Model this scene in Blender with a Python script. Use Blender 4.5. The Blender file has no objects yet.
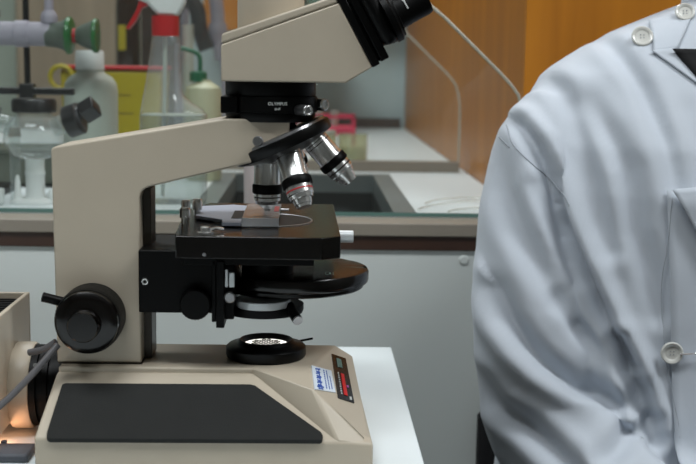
import bpy, bmesh, math, random
from mathutils import Vector, Matrix, noise
from mathutils.bvhtree import BVHTree

S = bpy.context.scene
COL = S.collection
PI = math.pi
rnd = random.Random(7)

# ------------------------------------------------------------------ camera, light, exposure
# metres; z = 0 is the top of the white table, the room floor is 0.78 m below it
FLOOR, CEIL = -0.78, 1.95
cam_d = bpy.data.cameras.new('camera')
cam = bpy.data.objects.new('camera', cam_d)
COL.objects.link(cam)
fwd = Vector((0.03351575, 0.98945523, -0.14090791)).normalized()
right = Vector((0.9993752, -0.03159605, 0.01583969))
right = (right - fwd * right.dot(fwd)).normalized()
up = right.cross(fwd).normalized()
cam.matrix_world = Matrix(((right.x, up.x, -fwd.x, 0), (right.y, up.y, -fwd.y, 0), (right.z, up.z, -fwd.z, 0.315), (0, 0, 0, 1)))
cam_d.sensor_width = 36.0
cam_d.lens = 1190.0 / 696.0 * 36.0
cam_d.clip_start = 0.02
cam_d.dof.use_dof = True
cam_d.dof.focus_distance = 1.05
cam_d.dof.aperture_fstop = 8.5
S.camera = cam

w = bpy.data.worlds.new('world'); S.world = w
w.use_nodes = True
w.node_tree.nodes['Background'].inputs[0].default_value = (0.8, 0.88, 1.0, 1)
w.node_tree.nodes['Background'].inputs[1].default_value = 0.3

S.view_settings.view_transform = 'Standard'
S.view_settings.look = 'None'
S.view_settings.gamma = 1.0
S.view_settings.use_curve_mapping = False
S.view_settings.exposure = 0.0

# ceiling lamps of the room: (x, y, size x, size y, watts)
LAMPS = [(-0.55, 0.40, 1.2, 0.45, 23), (-0.25, 2.4, 1.2, 0.45, 20), (1.25, 0.45, 1.2, 0.45, 30)]
for i, (x, y, sx, sy, e) in enumerate(LAMPS):
    ld = bpy.data.lights.new('ceiling_lamp_light', 'AREA')
    ld.shape = 'RECTANGLE'; ld.size = sx; ld.size_y = sy; ld.energy = e
    ld.color = (0.94, 0.98, 1.0)
    lo = bpy.data.objects.new('ceiling_lamp_light', ld)
    lo.location = (x, y, CEIL - 0.075)
    COL.objects.link(lo)

# ------------------------------------------------------------------ materials
def srgb(c):
    return tuple(((v / 255) / 12.92 if v / 255 <= 0.04045 else ((v / 255 + 0.055) / 1.055) ** 2.4) for v in c)

def mat(name, col, rough=0.5, metal=0.0, bump=0.0, bscale=200.0, var=0.0, vscale=8.0, emit=None, estr=0.0, spec=0.5, coat=0.0, sheen=0.0, alpha=None, sub=0.0):
    m = bpy.data.materials.new(name); m.use_nodes = True
    nt = m.node_tree; b = nt.nodes['Principled BSDF']
    c = srgb(col) if max(col) > 1.001 else col
    b.inputs['Base Color'].default_value = (*c, 1)
    b.inputs['Roughness'].default_value = rough
    b.inputs['Metallic'].default_value = metal
    b.inputs['Specular IOR Level'].default_value = spec
    b.inputs['Coat Weight'].default_value = coat
    b.inputs['Sheen Weight'].default_value = sheen
    if sub:
        b.inputs['Subsurface Weight'].default_value = sub
        b.inputs['Subsurface Radius'].default_value = (0.01, 0.01, 0.01)
    if emit:
        b.inputs['Emission Color'].default_value = (*emit, 1)
        b.inputs['Emission Strength'].default_value = estr
    tc = None
    if bump or var:
        tc = nt.nodes.new('ShaderNodeTexCoord')
    if var:
        n = nt.nodes.new('ShaderNodeTexNoise'); n.inputs['Scale'].default_value = vscale; n.inputs['Detail'].default_value = 5
        nt.links.new(tc.outputs['Object'], n.inputs['Vector'])
        r = nt.nodes.new('ShaderNodeValToRGB')
        r.color_ramp.elements[0].position = 0.3; r.color_ramp.elements[1].position = 0.7
        r.color_ramp.elements[0].color = (*[v * (1 - var) for v in c], 1)
        r.color_ramp.elements[1].color = (*[min(1, v * (1 + var)) for v in c], 1)
        nt.links.new(n.outputs['Fac'], r.inputs[0]); nt.links.new(r.outputs[0], b.inputs['Base Color'])
    if bump:
        n = nt.nodes.new('ShaderNodeTexNoise'); n.inputs['Scale'].default_value = bscale; n.inputs['Detail'].default_value = 3
        nt.links.new(tc.outputs['Object'], n.inputs['Vector'])
        bp = nt.nodes.new('ShaderNodeBump'); bp.inputs['Strength'].default_value = bump; bp.inputs['Distance'].default_value = 0.001
        nt.links.new(n.outputs['Fac'], bp.inputs['Height']); nt.links.new(bp.outputs[0], b.inputs['Normal'])
    return m

def glassy(name, tint=(0.95, 0.98, 0.97), milk=0.05, milkcol=(0.7, 0.75, 0.75), rough=0.05, refl=1.0):
    """thin clear glass or plastic: see-through, a little dust, fresnel reflection"""
    m = bpy.data.materials.new(name); m.use_nodes = True
    nt = m.node_tree; nt.nodes.clear()
    out = nt.nodes.new('ShaderNodeOutputMaterial')
    t = nt.nodes.new('ShaderNodeBsdfTransparent'); t.inputs[0].default_value = (*tint, 1)
    d = nt.nodes.new('ShaderNodeBsdfDiffuse'); d.inputs[0].default_value = (*milkcol, 1)
    g = nt.nodes.new('ShaderNodeBsdfGlossy'); g.inputs['Roughness'].default_value = rough
    m1 = nt.nodes.new('ShaderNodeMixShader'); m1.inputs[0].default_value = milk
    nt.links.new(t.outputs[0], m1.inputs[1]); nt.links.new(d.outputs[0], m1.inputs[2])
    f = nt.nodes.new('ShaderNodeFresnel'); 
    ge = nt.nodes.new('ShaderNodeNewGeometry'); ior = nt.nodes.new('ShaderNodeMapRange')   # same reflectance from both sides of a thin wall
    ior.inputs['To Min'].default_value = 1.45; ior.inputs['To Max'].default_value = 1 / 1.45
    nt.links.new(ge.outputs['Backfacing'], ior.inputs['Value']); nt.links.new(ior.outputs[0], f.inputs['IOR'])
    mm = nt.nodes.new('ShaderNodeMath'); mm.operation = 'MULTIPLY'; mm.inputs[1].default_value = refl
    nt.links.new(f.outputs[0], mm.inputs[0])
    m2 = nt.nodes.new('ShaderNodeMixShader')
    nt.links.new(mm.outputs[0], m2.inputs[0]); nt.links.new(m1.outputs[0], m2.inputs[1]); nt.links.new(g.outputs[0], m2.inputs[2])
    nt.links.new(m2.outputs[0], out.inputs[0])
    return m

def wood(name, c1, c2, rough=0.4, stretch=(14, 14, 0.9)):
    m = bpy.data.materials.new(name); m.use_nodes = True
    nt = m.node_tree; b = nt.nodes['Principled BSDF']
    tc = nt.nodes.new('ShaderNodeTexCoord'); mp = nt.nodes.new('ShaderNodeMapping')
    mp.inputs['Scale'].default_value = stretch
    nt.links.new(tc.outputs['Object'], mp.inputs[0])
    n = nt.nodes.new('ShaderNodeTexNoise'); n.inputs['Scale'].default_value = 1.6; n.inputs['Detail'].default_value = 6; n.inputs['Distortion'].default_value = 0.6
    nt.links.new(mp.outputs[0], n.inputs['Vector'])
    r = nt.nodes.new('ShaderNodeValToRGB')
    r.color_ramp.elements[0].position = 0.3; r.color_ramp.elements[1].position = 0.72
    r.color_ramp.elements[0].color = (*srgb(c1), 1); r.color_ramp.elements[1].color = (*srgb(c2), 1)
    nt.links.new(n.outputs['Fac'], r.inputs[0]); nt.links.new(r.outputs[0], b.inputs['Base Color'])
    b.inputs['Roughness'].default_value = rough
    return m

def cloth(name, c):
    m = mat(name, c, rough=0.85, sheen=0.15, spec=0.25)
    nt = m.node_tree; b = nt.nodes['Principled BSDF']
    tc = nt.nodes.new('ShaderNodeTexCoord')
    n = nt.nodes.new('ShaderNodeTexNoise'); n.inputs['Scale'].default_value = 220; n.inputs['Detail'].default_value = 3
    wv = nt.nodes.new('ShaderNodeTexNoise'); wv.inputs['Scale'].default_value = 900
    nt.links.new(tc.outputs['Object'], n.inputs['Vector']); nt.links.new(tc.outputs['Object'], wv.inputs['Vector'])
    ad = nt.nodes.new('ShaderNodeMath'); ad.operation = 'MULTIPLY_ADD'; ad.inputs[1].default_value = 0.25
    nt.links.new(wv.outputs['Fac'], ad.inputs[0]); nt.links.new(n.outputs['Fac'], ad.inputs[2])
    bp = nt.nodes.new('ShaderNodeBump'); bp.inputs['Strength'].default_value = 0.10; bp.inputs['Distance'].default_value = 0.0012
    nt.links.new(ad.outputs[0], bp.inputs['Height']); nt.links.new(bp.outputs[0], b.inputs['Normal'])
    return m

M = dict(
    cream=mat('cream_enamel', (184, 173, 155), 0.42, bump=0.05, bscale=900, var=0.02, vscale=30),
    black=mat('black_enamel', (6, 6, 6), 0.36, bump=0.04, bscale=700, spec=0.22),
    satin=mat('satin_black', (4, 4, 4), 0.45, spec=0.14),
    gloss=mat('glossy_black', (7, 5, 4), 0.2, spec=0.45),
    knurl=mat('knurled_black', (6, 6, 6), 0.42, bump=0.6, bscale=900, spec=0.22),
    pad=mat('charcoal_rubber', (38, 39, 38), 0.8, spec=0.25, bump=0.5, bscale=1500, var=0.06, vscale=60),
    chrome=mat('chrome', (232, 232, 230), 0.27, 0.95),
    steel=mat('brushed_steel', (170, 170, 172), 0.34, 1.0, bump=0.1, bscale=500),
    brightmetal=mat('bright_metal', (222, 226, 228), 0.35, 0.35),
    alu=mat('grey_anodised_metal', (170, 176, 190), 0.45, 0.0),
    silver=mat('silver_paint', (215, 216, 220), 0.3, 0.3),
    darkbrass=mat('dark_slide', (52, 47, 40), 0.4, 0.4),
    white_lam=mat('white_laminate', (222, 230, 232), 0.4, var=0.012, vscale=5),
    white_panel=mat('white_panel', (216, 222, 219), 0.5, var=0.02, vscale=3),
    brown=mat('dark_brown_trim', (62, 40, 29), 0.4, var=0.12, vscale=30),
    tan=mat('grey_tan_trim', (142, 134, 122), 0.45, var=0.04, vscale=20),
    tealedge=mat('glass_edge', (96, 130, 124), 0.25),
    paneedge=mat('pale_glass_edge', (190, 190, 170), 0.3),
    edgebead=mat('painted_edge_glow', (206, 206, 194), 0.2),  # pale colour stands in for light piped to the screen edge
    traygrey=mat('grey_green_tray', (122, 128, 116), 0.6, var=0.05, vscale=30),
    sinksteel=mat('sink_rim_steel', (120, 130, 130), 0.4, 0.35, var=0.04, vscale=12),
    sinkdark=mat('dark_sink_basin', (22, 27, 27), 0.5, 0.1),
    wallb=mat('blue_grey_wall', (178, 194, 196), 0.8, var=0.03, vscale=2),
    paleboard=mat('pale_grey_board', (172, 182, 168), 0.7, var=0.02, vscale=3),
    wallw=mat('grey_wall', (120, 122, 118), 0.85, var=0.02, vscale=2),
    floor=mat('dark_vinyl_floor', (66, 64, 60), 0.5, var=0.1, vscale=12),
    ceiling=mat('white_ceiling', (190, 192, 190), 0.9, bump=0.2, bscale=120),
    wood=wood('orange_wood', (160, 98, 18), (186, 118, 26)),
    beige=wood('beige_board', (118, 106, 88), (134, 122, 102), 0.6),
    darkwood=wood('dark_wood', (58, 44, 34), (74, 56, 42), 0.5),
    red=mat('red_plastic', (176, 14, 20), 0.35),
    pink=mat('pink_red_plastic', (200, 40, 80), 0.4),
    yellow=mat('yellow_plastic', (160, 146, 8), 0.45, var=0.05, vscale=10),
    green=mat('green_plastic', (14, 88, 56), 0.4),
    ggreen=mat('green_enamel', (24, 96, 40), 0.35),
    coneg=mat('grey_green_plastic', (80, 90, 80), 0.5),
    lilac=mat('lilac_grey_plastic', (150, 146, 158), 0.5),
    hdpe=mat('translucent_white_plastic', (176, 184, 174), 0.45, sub=0.3),
    hdpe_y=mat('cream_translucent_plastic', (176, 178, 148), 0.45, sub=0.3),
    whiteplastic=mat('white_plastic', (214, 218, 216), 0.4),
    pinkish=mat('pale_pink_plastic', (208, 192, 194), 0.5),
    blackcap=mat('black_cap', (13, 13, 15), 0.4),
    greycap=mat('dark_grey_cap', (44, 46, 52), 0.35),
    cable=mat('grey_cable', (96, 94, 96), 0.5),
    greyplug=mat('grey_plug', (72, 75, 82), 0.6, bump=0.3, bscale=300),
    coat=cloth('white_cotton', (194, 201, 210)),
    thread=mat('grey_thread', (130, 134, 140), 0.9),
    seamshade=mat('seam_groove_shade', (160, 166, 174), 0.9),  # grey colour stands in for the shadow in the seam groove
    pearl=mat('pearl_button', (206, 206, 200), 0.22, coat=0.4),
    shirt=mat('black_knit', (12, 12, 14), 0.9),
    trousers=mat('black_trousers', (14, 14, 17), 0.9),
    skin=mat('skin', (196, 150, 124), 0.5, sub=0.1),
    lips=mat('lips', (176, 110, 98), 0.5),
    hair=mat('dark_hair', (40, 28, 20), 0.6),
    lens=mat('lit_lens', (240, 240, 235), 0.2, emit=(1.0, 0.97, 0.9), estr=1.5),
    rimw=mat('lens_rim', (120, 120, 116), 0.3, 0.5),
    sticker=mat('white_sticker', (214, 224, 234), 0.4),
    inkblue=mat('blue_ink', (40, 84, 170), 0.5),
    inkred=mat('red_stripe', (196, 24, 26), 0.4),
    inkteal=mat('pale_teal_print', (120, 150, 140), 0.5),
    inkwhite=mat('white_print', (205, 208, 205), 0.5),
    inkmag=mat('magenta_dot', (170, 90, 160), 0.5),
    redlabel=mat('red_mark', (170, 30, 34), 0.45),
    amber=mat('amber_glass', (44, 28, 15), 0.15),
    rubber=mat('black_rubber', (26, 24, 24), 0.6),
    pane=glassy('clear_pane', (0.975, 0.99, 0.985), 0.012, (0.75, 0.78, 0.74), 0.03, 0.5),
    glass=glassy('lab_glass', (0.95, 0.98, 0.97), 0.16, (0.72, 0.78, 0.78), 0.04, 1.3),
    plastic=glassy('clear_plastic', (0.95, 0.96, 0.955), 0.15, (0.8, 0.82, 0.82), 0.12, 1.3),
    water=glassy('water', (0.92, 0.96, 0.95), 0.10, (0.6, 0.7, 0.7), 0.03, 0.8),
    greenglass=glassy('green_glass', (0.42, 0.68, 0.50), 0.25, (0.5, 0.66, 0.56)),
    agar=glassy('yellowish_glass', (0.86, 0.85, 0.66), 0.35, (0.62, 0.62, 0.42)),
    slide=glassy('slide_glass', (0.9, 0.92, 0.92), 0.5, (0.78, 0.82, 0.86), 0.06, 1.2),
    tube=glassy('glass_streak', (0.9, 0.9, 0.88), 0.35, (0.85, 0.85, 0.8), 0.06, 1.6),  # pale strands imitating bright streaks on the near screen
    diffuser=mat('lamp_diffuser', (235, 235, 235), 0.6, emit=(0.94, 0.98, 1.0), estr=1.5),
)

# ------------------------------------------------------------------ mesh helpers (world coordinates in, objects out)
def finish(bm, angle=35):
    bmesh.ops.recalc_face_normals(bm, faces=bm.faces)
    me = bpy.data.meshes.new('mesh')
    bm.to_mesh(me); bm.free()
    return me

def link(name, me, m, parent=None, bevel=0.0, seg=2, angle=35, smooth=True):
    me.name = name
    if m is not None and not me.materials:
        for mm in (m if isinstance(m, (list, tuple)) else [m]):
            me.materials.append(M[mm] if isinstance(mm, str) else mm)
    if smooth and len(me.polygons):
        me.polygons.foreach_set('use_smooth', [True] * len(me.polygons))
        me.set_sharp_from_angle(angle=math.radians(angle))
    o = bpy.data.objects.new(name, me)
    # origin at the middle of the part's foot
    if len(me.vertices):
        xs = [v.co for v in me.vertices]
        c = Vector(((min(v.x for v in xs) + max(v.x for v in xs)) / 2, (min(v.y for v in xs) + max(v.y for v in xs)) / 2, min(v.z for v in xs)))
        me.transform(Matrix.Translation(-c)); o.location = c
    COL.objects.link(o)
    if parent is not None:
        o.parent = parent
        o.matrix_parent_inverse = Matrix.Translation(-world_of(parent))
    if bevel:
        bv = o.modifiers.new('bevel', 'BEVEL'); bv.width = bevel; bv.segments = seg
        bv.limit_method = 'ANGLE'; bv.angle_limit = math.radians(28)
    return o

def world_of(o):
    # every location in this script is a world location (parents carry no rotation or scale)
    return o.location.copy()

def obj(name, bm, m, parent=None, bevel=0.0, seg=2, angle=35, smooth=True):
    return link(name, finish(bm), m, parent, bevel, seg, angle, smooth)

def thing(name, label, cat, loc, group=None):
    o = bpy.data.objects.new(name, None); o.empty_display_size = 0.02
    o.location = loc; COL.objects.link(o)
    return tag(o, label, cat, group)

def tag(o, label, cat, group=None):
    o['label'] = label; o['category'] = cat
    if group: o['group'] = group
    return o

def struct(o):
    o['kind'] = 'structure'; return o

def B(): return bmesh.new()

def box(bm, x0, x1, y0, y1, z0, z1):
    vs = [bm.verts.new((x, y, z)) for x in (x0, x1) for y in (y0, y1) for z in (z0, z1)]
    for f in ((0, 1, 3, 2), (4, 6, 7, 5), (0, 4, 5, 1), (2, 3, 7, 6), (0, 2, 6, 4), (1, 5, 7, 3)):
        bm.faces.new([vs[i] for i in f])
    return bm

def prism(bm, poly, y0, y1):
    """polygon in XZ extruded along Y"""
    a = [bm.verts.new((x, y0, z)) for x, z in poly]; b = [bm.verts.new((x, y1, z)) for x, z in poly]
    bm.faces.new(a); bm.faces.new(b[::-1]); n = len(poly)
    for i in range(n): bm.faces.new((a[i], a[(i + 1) % n], b[(i + 1) % n], b[i]))
    return bm

def prism_dir(bm, poly, d):
    """3-D polygon extruded by vector d"""
    a = [bm.verts.new(p) for p in poly]; b = [bm.verts.new(Vector(p) + Vector(d)) for p in poly]
    bm.faces.new(a); bm.faces.new(b[::-1]); n = len(poly)
    for i in range(n): bm.faces.new((a[i], a[(i + 1) % n], b[(i + 1) % n], b[i]))
    return bm

def hull(bm, pts):
    t = bmesh.new()
    for p in pts: t.verts.new(p)
    bmesh.ops.convex_hull(t, input=t.verts)
    bmesh.ops.dissolve_limit(t, angle_limit=math.radians(1), verts=t.verts, edges=t.edges)
    loose = [v for v in t.verts if not v.link_faces]
    bmesh.ops.delete(t, geom=loose, context='VERTS')
    me = bpy.data.meshes.new('t'); t.to_mesh(me); t.free()
    bm.from_mesh(me); bpy.data.meshes.remove(me)
    return bm

def frame_of(axis):
    a = Vector(axis).normalized()
    h = Vector((0, 0, 1)) if abs(a.z) < 0.9 else Vector((0, 1, 0))
    u = h.cross(a).normalized(); v = a.cross(u)
    return a, u, v

def lathe(bm, o, axis, prof, n=48, cap0=True, cap1=True, flute=0, fdepth=0.0, frange=None):
    """prof: (r, s) pairs along the axis"""
    a, u, v = frame_of(axis); o = Vector(o); rings = []
    for k, (r, s) in enumerate(prof):
        ring = []
        for i in range(n):
            t = 2 * PI * i / n; rr = r
            if flute and frange and frange[0] <= k <= frange[1]: rr = r - (fdepth if i % 2 else 0)
            ring.append(bm.verts.new(o + a * s + u * (rr * math.cos(t)) + v * (rr * math.sin(t))))
        rings.append(ring)
    for p, q in zip(rings, rings[1:]):
        for i in range(n): bm.faces.new((p[i], p[(i + 1) % n], q[(i + 1) % n], q[i]))
    if cap0: bm.faces.new(rings[0][::-1])
    if cap1: bm.faces.new(rings[-1])
    return bm

def cyl(bm, p, q, r, n=24, r2=None):
    p, q = Vector(p), Vector(q)
    return lathe(bm, p, q - p, [(r, 0), (r if r2 is None else r2, (q - p).length)], n)

def smooth_path(pts, k=8):
    P = [Vector(p) for p in pts]; out = []
    for i in range(len(P) - 1):
        p0, p1, p2, p3 = P[max(i - 1, 0)], P[i], P[i + 1], P[min(i + 2, len(P) - 1)]
        for j in range(k):
            t = j / k
            out.append(0.5 * ((2 * p1) + (p2 - p0) * t + (2 * p0 - 5 * p1 + 4 * p2 - p3) * t * t + (3 * p1 - p0 - 3 * p2 + p3) * t ** 3))
    out.append(P[-1]); return out

def tube(bm, pts, r, n=12, smooth=True, k=8):
    P = smooth_path(pts, k) if smooth and len(pts) > 2 else [Vector(p) for p in pts]
    rings = []; u = None
    for i, p in enumerate(P):
        d = (P[min(i + 1, len(P) - 1)] - P[max(i - 1, 0)]).normalized()
        if u is None: _, u, v = frame_of(d)
        else:
            u = (u - d * u.dot(d)).normalized(); v = d.cross(u)
        rr = r(i / (len(P) - 1)) if callable(r) else r
        rings.append([bm.verts.new(p + u * (rr * math.cos(2 * PI * j / n)) + v * (rr * math.sin(2 * PI * j / n))) for j in range(n)])
    for a, b in zip(rings, rings[1:]):
        for j in range(n): bm.faces.new((a[j], a[(j + 1) % n], b[(j + 1) % n], b[j]))
    bm.faces.new(rings[0][::-1]); bm.faces.new(rings[-1])
    return bm

def torus(bm, c, axis, R, r, n=48, m=10):
    a, u, v = frame_of(axis); c = Vector(c); rings = []
    for i in range(n):
        t = 2 * PI * i / n; d = u * math.cos(t) + v * math.sin(t)
        rings.append([bm.verts.new(c + d * (R + r * math.cos(2 * PI * j / m)) + a * (r * math.sin(2 * PI * j / m))) for j in range(m)])
    for i in range(n):
        p, q = rings[i], rings[(i + 1) % n]
        for j in range(m): bm.faces.new((p[j], p[(j + 1) % m], q[(j + 1) % m], q[j]))
    return bm

def text_mesh(s, size, depth=0.0002):
    cu = bpy.data.curves.new('lettering', 'FONT'); cu.body = s; cu.size = size; cu.extrude = depth
    cu.align_x = 'CENTER'; cu.align_y = 'CENTER'; cu.resolution_u = 2
    o = bpy.data.objects.new('lettering', cu); COL.objects.link(o)
    bpy.context.view_layer.update()
    me = bpy.data.meshes.new_from_object(o.evaluated_get(bpy.context.evaluated_depsgraph_get()))
    bpy.data.objects.remove(o); bpy.data.curves.remove(cu)
    return me

# ------------------------------------------------------------------ the room
RX0, RX1, RY0, RY1 = -2.4, 2.4, -1.6, 3.62
struct(obj('floor', box(B(), RX0, RX1, RY0, RY1, FLOOR - 0.05, FLOOR), 'floor'))
struct(obj('ceiling', box(B(), RX0, RX1, RY0, RY1, CEIL, CEIL + 0.05), 'ceiling'))
struct(obj('wall_back', box(B(), RX0, RX1, RY1, RY1 + 0.08, FLOOR, CEIL), 'wallb'))
struct(obj('wall_front', box(B(), RX0, RX1, RY0 - 0.08, RY0, FLOOR, CEIL), 'wallw'))
struct(obj('wall_left', box(B(), RX0 - 0.08, RX0, RY0, RY1, FLOOR, CEIL), 'wallw'))
struct(obj('wall_right', box(B(), RX1, RX1 + 0.08, RY0, RY1, FLOOR, CEIL), 'wallw'))

lamp_names = ['above the left part of the table', 'over the bench behind the screens', 'over the person at right']
for (x, y, sx, sy, e), wh in zip(LAMPS, lamp_names):
    t = thing('ceiling_lamp', 'flat white ceiling lamp ' + wh, 'lamp', (x, y, CEIL), 'ceiling lamps')
    fr = B()
    for a in ((x - sx / 2 - .03, x + sx / 2 + .03, y - sy / 2 - .03, y - sy / 2), (x - sx / 2 - .03, x + sx / 2 + .03, y + sy / 2, y + sy / 2 + .03),
              (x - sx / 2 - .03, x - sx / 2, y - sy / 2, y + sy / 2), (x + sx / 2, x + sx / 2 + .03, y - sy / 2, y + sy / 2)):
        box(fr, *a, CEIL - .06, CEIL)
    obj('lamp_frame', fr, 'whiteplastic', t)
    obj('diffuser', box(B(), x - sx / 2, x + sx / 2, y - sy / 2, y + sy / 2, CEIL - .05, CEIL - .03), 'diffuser', t)

# ------------------------------------------------------------------ white table
tb = thing('lab_table', 'white laminate table under the microscope', 'table', (-0.35, 0.85, FLOOR))
obj('tabletop', box(B(), -1.2, 0.0948, 0.42, 1.301, -0.03, 0.0), 'white_lam', tb, bevel=0.0015)
for x in (-1.15, 0.05):
    for y in (0.47, 1.25):
        obj('leg', box(B(), x - .02, x + .02, y - .02, y + .02, FLOOR, -0.03), 'steel', tb, bevel=0.002)
obj('apron', box(B(), -1.13, 0.03, 1.24, 1.26, -0.10, -0.03), 'white_lam', tb)

# ------------------------------------------------------------------ bench behind: white front, brown strip, counter with sink, clear screens
CT = 0.121
bench = thing('lab_bench', 'long white laboratory bench with brown edge strip and sink, behind the table', 'bench', (-0.6, 2.5, FLOOR))
obj('front_panel', box(B(), -1.9, 0.285, 1.45, 1.475, FLOOR, 0.0866), 'white_panel', bench)
obj('brown_strip', box(B(), -1.9, 0.285, 1.446, 1.475, 0.0866, 0.1045), 'brown', bench, bevel=0.001)
obj('edge_channel', box(B(), -1.9, 0.285, 1.442, 1.4985, 0.1045, 0.1210), 'tan', bench, bevel=0.0015)
SX0, SX1, SY0, SY1 = -0.125, 0.112, 1.54, 2.06
ct = B()
box(ct, -1.9, SX0 - .03, 1.4985, 3.60, CT - .03, CT); box(ct, SX1 + .03, 0.285, 1.4985, 3.60, CT - .03, CT)
box(ct, SX0 - .03, SX1 + .03, 1.4985, SY0 - .02, CT - .03, CT); box(ct, SX0 - .03, SX1 + .03, SY1 + .03, 3.60, CT - .03, CT)
obj('countertop', ct, 'white_lam', bench)
rm = B()
box(rm, SX0 - .03, SX0, SY0 - .02, SY1 + .03, CT - .03, CT + .0003); box(rm, SX1, SX1 + .03, SY0 - .02, SY1 + .03, CT - .03, CT + .0003)
box(rm, SX0, SX1, SY0 - .02, SY0, CT - .03, CT + .0003); box(rm, SX0, SX1, SY1, SY1 + .03, CT - .03, CT + .0003)
obj('sink_rim', rm, 'sinksteel', bench)
sk = B()
box(sk, SX0 - .01, SX0, SY0, SY1, CT - .2, CT - .03); box(sk, SX1, SX1 + .01, SY0, SY1, CT - .2, CT - .03)
box(sk, SX0, SX1, SY0 - .01, SY0, CT - .2, CT - .03); box(sk, SX0, SX1, SY1, SY1 + .01, CT - .2, CT - .03)
box(sk, SX0, SX1, SY0, SY1, CT - .21, CT - .2)
obj('sink_basin', sk, 'sinkdark', bench)
obj('bench_carcass', box(B(), -1.88, 0.27, 1.48, 3.58, FLOOR, -0.15), 'white_panel', bench)
for px, pz in ((0.1935, 0.0751), (-0.62, 0.0751)):
    obj('screw_cap', lathe(B(), (px, 1.4505, pz), (0, -1, 0), [(.0062, 0), (.0062, .0015), (.0045, .003)], 24), 'white_panel', bench)
struct(obj('baseboard_back', box(B(), -0.9, 0.274, 3.575, 3.6, CT + .0005, CT + .03), 'brown'))

def pane(name, label, Y, x_left):
    xt = -0.12
    pts = [(x_left, CT + .0035), (.2716, CT + .0035), (.2716, .2336), (.2705, .246), (.268, .262), (.2630, .2782), (.254, .290), (.2386, .3058), (.1689, .3712), (.1522, .3846),
           (xt, .625), (xt - .03, .64), (x_left, .64)]
    bm = B(); prism(bm, pts, Y - .003, Y + .003)
    o = obj(name, bm, ['pane', 'tealedge', 'paneedge'], None, smooth=False)
    for p in o.data.polygons:
        if abs(p.normal.y) < 0.5: p.material_index = 1 if p.normal.z < -0.5 else 2
    tag(o, label, 'screen')
    P = [Vector((x, Y, z)) for x, z in pts[1:13]]
    e = obj('edge_glow_bead', tube(B(), P, .0019, 10, smooth=False), 'edgebead'); e.parent = o; e.matrix_parent_inverse = Matrix.Translation(-o.location)  # added bead, its pale colour imitates the glowing edge
    e = obj('lower_edge', box(B(), x_left, .2716, Y - .0042, Y - .003, CT + .001, CT + .0062), 'tealedge'); e.parent = o; e.matrix_parent_inverse = Matrix.Translation(-o.location)
    return o
pane('clear_screen', 'large clear screen with slanted corner standing on the bench edge, nearest the table', 1.5025, -1.85)
fs = pane('clear_screen', 'clear screen with slanted corner standing behind the sink, the farther of two', 2.15, -0.30)
ch = obj('screen_foot', box(B(), -0.30, 0.2716, 2.135, 2.165, CT, CT + .0185), 'tan')
ch.parent = fs; ch.matrix_parent_inverse = Matrix.Translation(-fs.location)

# orange wooden cupboard at the right
cb = thing('wooden_cupboard', 'tall orange-brown wooden cupboard at the right end of the bench', 'cupboard', (0.74, 2.5, FLOOR))
obj('cupboard_body', box(B(), 0.287, 1.25, 1.62, 3.6, FLOOR, 1.5), 'wood', cb)
obj('cupboard_door', box(B(), 0.287, 0.768, 1.60, 1.62, FLOOR + .08, 1.5), 'wood', cb, bevel=0.001)
obj('cupboard_door', box(B(), 0.771, 1.25, 1.60, 1.62, FLOOR + .08, 1.5), 'wood', cb, bevel=0.001)

# ------------------------------------------------------------------ far background, left to right
bb = thing('beige_cabinet', 'beige wall cabinet behind the bottles at far left', 'cabinet', (-0.66, 3.45, CT))
obj('cabinet_body', box(B(), -0.80, -0.52, 3.3, 3.6, CT, 1.1), 'beige', bb, bevel=.003)
obj('cabinet_door', box(B(), -0.795, -0.525, 3.285, 3.3, CT + .02, 1.08), 'beige', bb, bevel=.003)
tag(obj('pale_board', box(B(), -1.75, -0.83, 3.53, 3.56, CT, 1.0), 'paleboard', bevel=.003), 'pale grey board standing against the back wall at far left', 'board')
wc = thing('wall_cupboard', 'small brown wooden cupboard hung on the back wall left of the microscope head', 'cupboard', (-0.23, 3.5, 0.42))
obj('cupboard_body', box(B(), -0.30, -0.13, 3.42, 3.615, 0.40, 0.95), 'wood', wc)
obj('cupboard_door', box(B(), -0.30, -0.13, 3.40, 3.42, 0.40, 0.95), 'wood', wc, bevel=.001)
obj('knob', lathe(B(), (-0.155, 3.4, 0.45), (0, -1, 0), [(.005, 0), (.008, .008), (.008, .014), (.004, .018)], 20), 'whiteplastic', wc)
ws = thing('wall_shelf', 'short grey shelf fixed to the back wall above the microscope', 'shelf', (-0.03, 3.5, 0.33))
obj('shelf_board', box(B(), -0.11, 0.11, 3.18, 3.62, 0.33, 0.35), 'wallw', ws)
obj('bracket', box(B(), -0.01, 0.01, 3.24, 3.62, 0.28, 0.33), 'steel', ws)
gb = thing('green_bottle', 'green glass bottle on the wall shelf just above the microscope head', 'bottle', (0.041, 3.255, 0.35))
obj('bottle_body', lathe(B(), (0.041, 3.255, 0.351), (0, 0, 1), [(.05, 0), (.055, .005), (.055, .2), (.045, .225), (.02, .25), (.018, .29)], 40), 'greenglass', gb)
obj('bottle_cap', lathe(B(), (0.041, 3.255, 0.641), (0, 0, 1), [(.021, 0), (.021, .03)], 30), 'blackcap', gb)

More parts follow.
